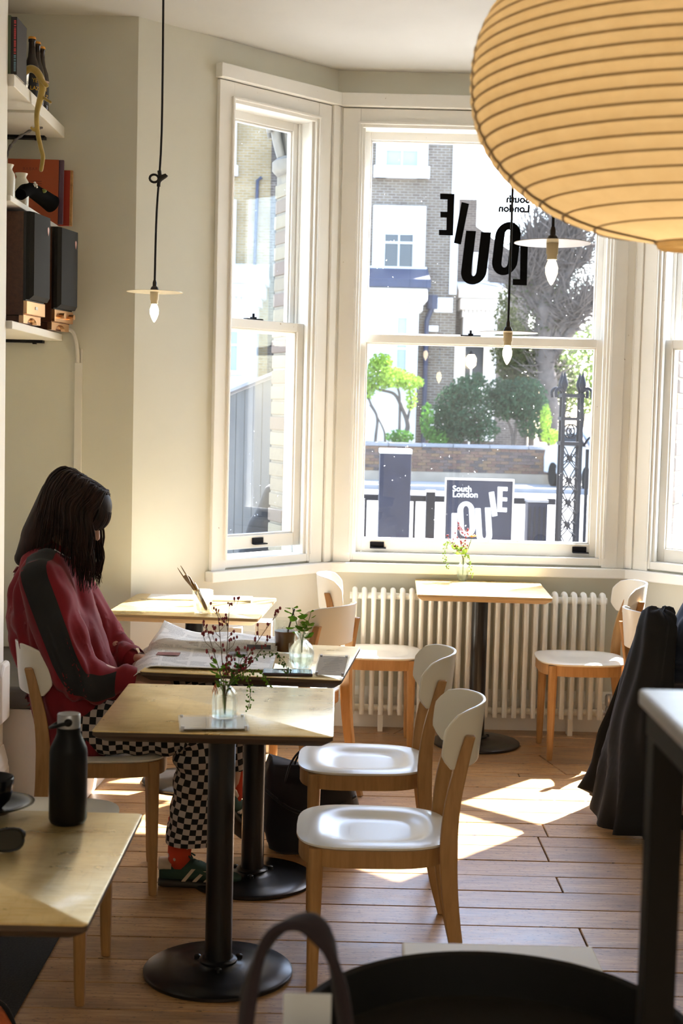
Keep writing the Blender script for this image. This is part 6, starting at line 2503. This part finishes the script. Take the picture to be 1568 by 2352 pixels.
# pollarded bare tree
t = thing('pollarded_tree', 'big bare pollarded street tree with bushy twigs, right of the lettering', 'tree', (0, 41, G))
q = lambda x, y_, dy=0: Vector((at(x, y_, 41 + dy).x, dy, at(x, y_, 41 + dy).z - G))
tw, wood_ = MB(), MB()
limbs = [([q(1262, 1015), q(1258, 900), q(1250, 800), q(1246, 700)], .42, .34),
         ([q(1246, 705), q(1262, 640), q(1275, 590), q(1280, 540)], .30, .16), ([q(1246, 720), q(1225, 650), q(1222, 590), q(1228, 545)], .26, .14),
         ([q(1250, 740), q(1210, 680), q(1195, 640)], .22, .12), ([q(1254, 760), q(1290, 660), q(1315, 610), q(1338, 600)], .28, .14),
         ([q(1258, 800), q(1285, 760), q(1305, 728), q(1318, 718)], .22, .13), ([q(1260, 830), q(1300, 775), q(1330, 735), q(1352, 708), q(1368, 690)], .22, .10),
         ([q(1275, 600), q(1300, 560), q(1318, 545)], .16, .10), ([q(1254, 700), q(1240, 610), q(1250, 560)], .22, .12)]
r = random.Random(31)
for pth, ra, rb in limbs:
    c = catmull(pth, 6)
    wood_.tube(c, [.72 * lerp(ra, rb, i / (len(c) - 1)) * (1 + .14 * sin(i * 1.9)) for i in range(len(c))], 9)
    for k in range(330):
        i = r.randrange(len(c) // 3, len(c))
        p = c[i]
        out = Vector((r.uniform(-1, 1), r.uniform(-.6, .6), r.uniform(-.3, 1.2))).normalized()
        L = r.uniform(.35, 1.25)
        p1 = p + out * L * .5 + Vector((0, 0, .1 * L))
        p2 = p + out * L + Vector((r.uniform(-.2, .2), 0, .30 * L))
        tw.tube([p, p1, p2], [.020, .015, .008], 3)
wood_.build('trunk', M['bark'], t, smooth=180)
tw.build('twigs', M['bark'], t)['kind'] = 'stuff'
b = MB()
for c, rad, n in ((q(1205, 680), (.5, .4, .9), 260), (q(1230, 760), (.7, .4, .8), 420), (q(1275, 690), (.6, .4, .7), 220)):
    cloud(b, c, rad, n, .06, r)
raw_build(b, 'ivy', M['hedge_b'], t)['kind'] = 'stuff'

# ------------------------------------------------------------------ forecourt: railing, boxes, sandwich board, ironwork
t = thing('front_railing', 'black flat-topped railing along the pavement beyond the centre window', 'railing', (0, 0, 0))
RY = 11.6
x0r, zr = px(815, 1134, RY)
x1r, _ = px(1275, 1140, RY)
MB().box(x0r, x1r, RY - .03, RY + .03, zr - .05, zr).build('top_rail', M['iron'], t, bevel=.004)
for x in (839, 951):
    xx, _ = px(x, 1180, RY)
    MB().box(xx - .010, xx + .010, RY - .012, RY + .012, G, zr - .0505).build('upright', M['iron'], t)
xx, zz = px(989, 1130, RY - .1)
MB().box(xx - .036, xx + .036, RY - .14, RY - .04, G, zz).build('square_post', M['iron'], t, bevel=.003)
MB().box(xx - .040, xx + .040, RY - .145, RY - .035, zz + .0005, zz + .014).build('post_cap', M['steel'], t)

t = thing('pillar_bin', 'tall dark square pillar box with a pale top on the forecourt', 'bin', (.410, 11.15, G))
MB().box(-.122, .122, -.12, .12, 0, 1.535).build('body', M['sign_dark'], t, bevel=.006)
MB().box(-.126, .126, -.124, .124, 1.5355, 1.572).build('lid', plain('pale_lid', (.52, .57, .62), .5), t, bevel=.005)
for sx in (-1, 1):
    MB().box(sx * .06 - .004, sx * .06 + .004, -.1235, -.1202, .1, .86).build('groove_strip', M['iron'], t)
t = thing('planter_bin', 'lower dark ribbed box beside the ironwork gate pier', 'bin', (1.50, 10.95, G))
MB().box(-.075, .075, -.09, .09, 0, 1.195).build('body', M['sign_dark'], t, bevel=.004)
for k in range(4):
    MB().box(-.066 + k * .037, -.052 + k * .037, -.096, -.0902, .03, 1.16).build('rib', M['iron'], t)
MB().box(-.080, .080, -.1, .095, 1.1955, 1.215).build('lid', M['coping'], t)

t = thing('sandwich_board', 'dark sandwich board with white cafe lettering, metal frame, on the forecourt', 'sign', (0, 0, 0))
AY = 11.0
a_ = at(1022, 1097, AY)
b_ = at(1181, 1101, AY)
ax0, ax1, az1 = a_.x, b_.x, (a_.z + b_.z) / 2
MB().box(ax0 + .012, ax1 - .012, AY, AY + .012, G + .12, az1 - .016).build('panel', M['sign_dark'], t)
b = MB()
b.box(ax0, ax0 + .012, AY - .008, AY + .016, G + .05, az1)
b.box(ax1 - .012, ax1, AY - .008, AY + .016, G + .05, az1)
b.box(ax0 + .012, ax1 - .012, AY - .008, AY + .016, az1 - .016, az1)
b.box(ax0 + .012, ax1 - .012, AY - .008, AY + .016, G + .1, G + .12)
b.build('frame', M['steel'], t, bevel=.002)
MB().prism([(AY + .02, az1 - .01), (AY + .03, az1 - .01), (AY + .40, G), (AY + .385, G)], ax0 + .02, ax1 - .02, lambda a, c, h: (h, a, c)).build('back_panel', M['sign_dark'], t)
for x in (ax0, ax1 - .03):
    MB().box(x, x + .03, AY - .006, AY + .014, G, G + .05).build('foot', M['iron'], t)


def pxa(x, y_):
    v = at(800 + x * .48980, 760 + y_ * .48980, AY - .003)
    return (v.x, v.z)


def aflat(name, poly):
    return MB().prism([pxa(*p) for p in poly], AY - .003, AY - .0005, lambda a, c, h: (a, h, c)).build(name, M['sign_white'], t)


aflat('letter_e', [(700, 731), (746, 733), (745, 751), (722, 750), (721, 781), (744, 782), (743, 799), (720, 798), (719, 829), (743, 830), (742, 850), (697, 848)])
aflat('letter_i', [(658, 758), (682, 753), (698, 866), (674, 871)])
sx2 = lambda x, y_: (x - (870 - y_) * .05, y_)
aflat('letter_u', [sx2(596, 832), sx2(621, 832)] + [sx2(a, c) for a, c in arc(632, 955, 10, 18, 180, 0)] + [sx2(642, 829), sx2(668, 829)] + [sx2(a, c) for a, c in arc(632, 955, 37, 45, 0, 180)])
oo = [(a, c) for a, c in arc(551, 846, 40, 46, 180, 360)] + [(a, c) for a, c in arc(555, 920, 40, 46, 0, 180)]
oi_ = [(a, c) for a, c in arc(551, 842, 14, 22, 180, 360)] + [(a, c) for a, c in arc(555, 922, 14, 22, 0, 180)]
n = len(oo)
vs = []
for yy in (AY - .003, AY - .0005):
    vs += [(pxa(*p)[0], yy, pxa(*p)[1]) for p in oo] + [(pxa(*p)[0], yy, pxa(*p)[1]) for p in oi_]
fs = []
for j in range(n):
    k = (j + 1) % n
    fs += [(j, k, n + k, n + j), (2 * n + j, 3 * n + j, 3 * n + k, 2 * n + k), (j, 2 * n + j, 2 * n + k, k), (n + j, n + k, 3 * n + k, 3 * n + j)]
MB().add(vs, fs).build('letter_o', M['sign_white'], t)
aflat('letter_l', [(484, 855), (510, 855), (508, 975), (545, 976), (545, 998), (482, 996)])
for k, s_ in enumerate(('South', 'London')):
    p0 = pxa(487, 752 + 26.5 * k)
    text_mesh('small_lettering', s_, .064, M['sign_white'], Matrix.Translation((p0[0], AY - .002, p0[1])) @ Matrix.Rotation(pi / 2, 4, 'X'), t, .001, bold=.0008, width=1.0)

# ironwork gate pier and gate
t = thing('iron_gate_pier', 'tall black cast-iron gate pier with spear finials and lattice', 'gate pier', (1.672, 10.5, G))
ir = M['iron']
Hh = 2.03
for sx in (-1, 1):
    for sy in (-1, 1):
        x, yy = sx * .066, sy * .066
        MB().box(x - .013, x + .013, yy - .013, yy + .013, .10, Hh).build('corner_post', ir, t, bevel=.002)
        b = MB().lathe([(.008, Hh), (.014, Hh + .02), (.028, Hh + .055), (.026, Hh + .075), (.012, Hh + .12), (.002, Hh + .155)], 10, (x, yy, 0))
        b.build('finial', ir, t, smooth=60)
        q = catmull([(x, yy, Hh + .01), (x + sx * .035, yy + sy * .02, Hh + .035), (x + sx * .065, yy + sy * .035, Hh + .01), (x + sx * .062, yy + sy * .035, Hh - .035)], 4)
        MB().tube(q, .013, 7).build('scroll_bracket', ir, t, smooth=180)
        q = catmull([(x, yy, .45), (x + sx * .035, yy + sy * .01, .28), (x + sx * .045, yy + sy * .015, .14), (x + sx * .02, yy, .0)], 4)
        MB().tube(q, .014, 7).build('scroll_foot', ir, t, smooth=180)
for z in (.12, Hh - .19, Hh - .37, Hh - .02):
    MB().box(-.085, .085, -.085, .085, z - .012, z + .012).build('collar_plate', ir, t)
for yy in (-.066, .066):
    b = MB()
    for k in range(9):
        z0 = .15 + k * .165
        if z0 + .165 > Hh - .38:
            break
        for sx in (-1, 1):
            b.tube(catmull([(sx * .055, yy, z0), (sx * .01, yy, z0 + .055), (-sx * .05, yy, z0 + .165)], 4), .0045, 5)
            b.tube(catmull([(sx * .055, yy, z0 + .08), (sx * .028, yy, z0 + .11), (sx * .006, yy, z0 + .075), (sx * .03, yy, z0 + .05)], 4), .0042, 5)
        b.ball((0, yy, z0 + .09), (.010, .006, .022), 8, 6)
    b.tube([(.04 * cos(a), yy, Hh - .28 + .05 * sin(a)) for a in [2 * pi * k / 16 for k in range(17)]], .006, 6)
    b.tube([(.018 * cos(a), yy, Hh - .28 + .022 * sin(a)) for a in [2 * pi * k / 12 for k in range(13)]], .005, 6)
    b.build('lattice_panel', ir, t, smooth=180)['kind'] = 'stuff'
t = thing('iron_gate', 'black iron gate with scrolls joined to the right of the gate pier', 'gate', (1.79, 10.5, G))
MB().box(.0, .022, -.011, .011, .22, 1.62).build('stile', ir, t)
for z0, flip in ((1.62, 1), (.86, 1), (.55, -1)):
    q = [(.03 + .05 * (1 - k / 40) * cos(k / 40 * 8) + .035, 0, z0 + flip * .055 * (1 - k / 45) * sin(k / 40 * 8)) for k in range(36)]
    MB().tube(q, .008, 6).build('scroll', ir, t, smooth=180)
MB().tube(catmull([(-.02, 0, 1.64), (.03, 0, 1.71), (.10, 0, 1.72), (.2, 0, 1.66)], 5), .009, 6).build('arched_rail', ir, t, smooth=180)
for z in (.42, .30):
    MB().box(.0225, .9, -.009, .009, z - .008, z + .008).build('rail', ir, t)
for k in range(1, 6):
    MB().box(.15 * k + .05, .15 * k + .066, -.008, .008, .0, 1.5).build('bar', ir, t)
structure(MB().box(1.50, 2.8, 10.36, 10.66, G, G + .10).build('plinth_kerb', M['coping']))


def car(label, x, y_, c, L=4.2):
    t = thing('car', label, 'car', (x, y_, G), radians(90))
    m = plain('car_paint_' + label[:5], c, .3, Coat_Weight=.6)
    W_ = .86
    side = [(-2.05, .32), (-2.08, .75), (-1.95, .98), (-1.35, 1.02), (-.85, 1.42), (.75, 1.47), (1.55, 1.10), (2.0, .92), (2.08, .6), (2.05, .32)]
    rings = [[(a, yy * (W_ - (.12 if z_ > 1.05 else 0)), z_) for a, z_ in side] for yy in (-1, -.9, .9, 1)]
    MB().loft(rings).build('body', m, t, bevel=.04, smooth=40)
    for sy in (-1, 1):
        MB().prism([(-.80, 1.08), (-.60, 1.36), (.70, 1.40), (1.25, 1.10)], sy * .80, sy * (W_ + .004), lambda a, c_, h: (a, h, c_)).build('side_window', M['dark_glass'], t)
        for xx in (-1.3, 1.3):
            w_ = MB().tube([(xx, sy * .70, .31), (xx, sy * .88, .31)], .31, 20).build('wheel', M['black_matte'], t, smooth=40)
    MB().box(2.06, 2.10, -.8, -.55, .72, .88).build('tail_lamp', plain('tail_lamp_red', (.6, .02, .02), .3), t)
    MB().box(2.06, 2.10, .55, .8, .72, .88).build('tail_lamp', plain('tail_lamp_red', (.6, .02, .02), .3), t)
    return t


c1 = car('white car parked along the street behind the iron gate', 6.55, 36.0, (.70, .71, .73))
c1.rotation_euler = (0, 0, radians(-80))
c2 = car('grey-blue car further down the street behind the gate pier', 8.0, 47.0, (.25, .30, .36))
c2.rotation_euler = (0, 0, radians(-85))
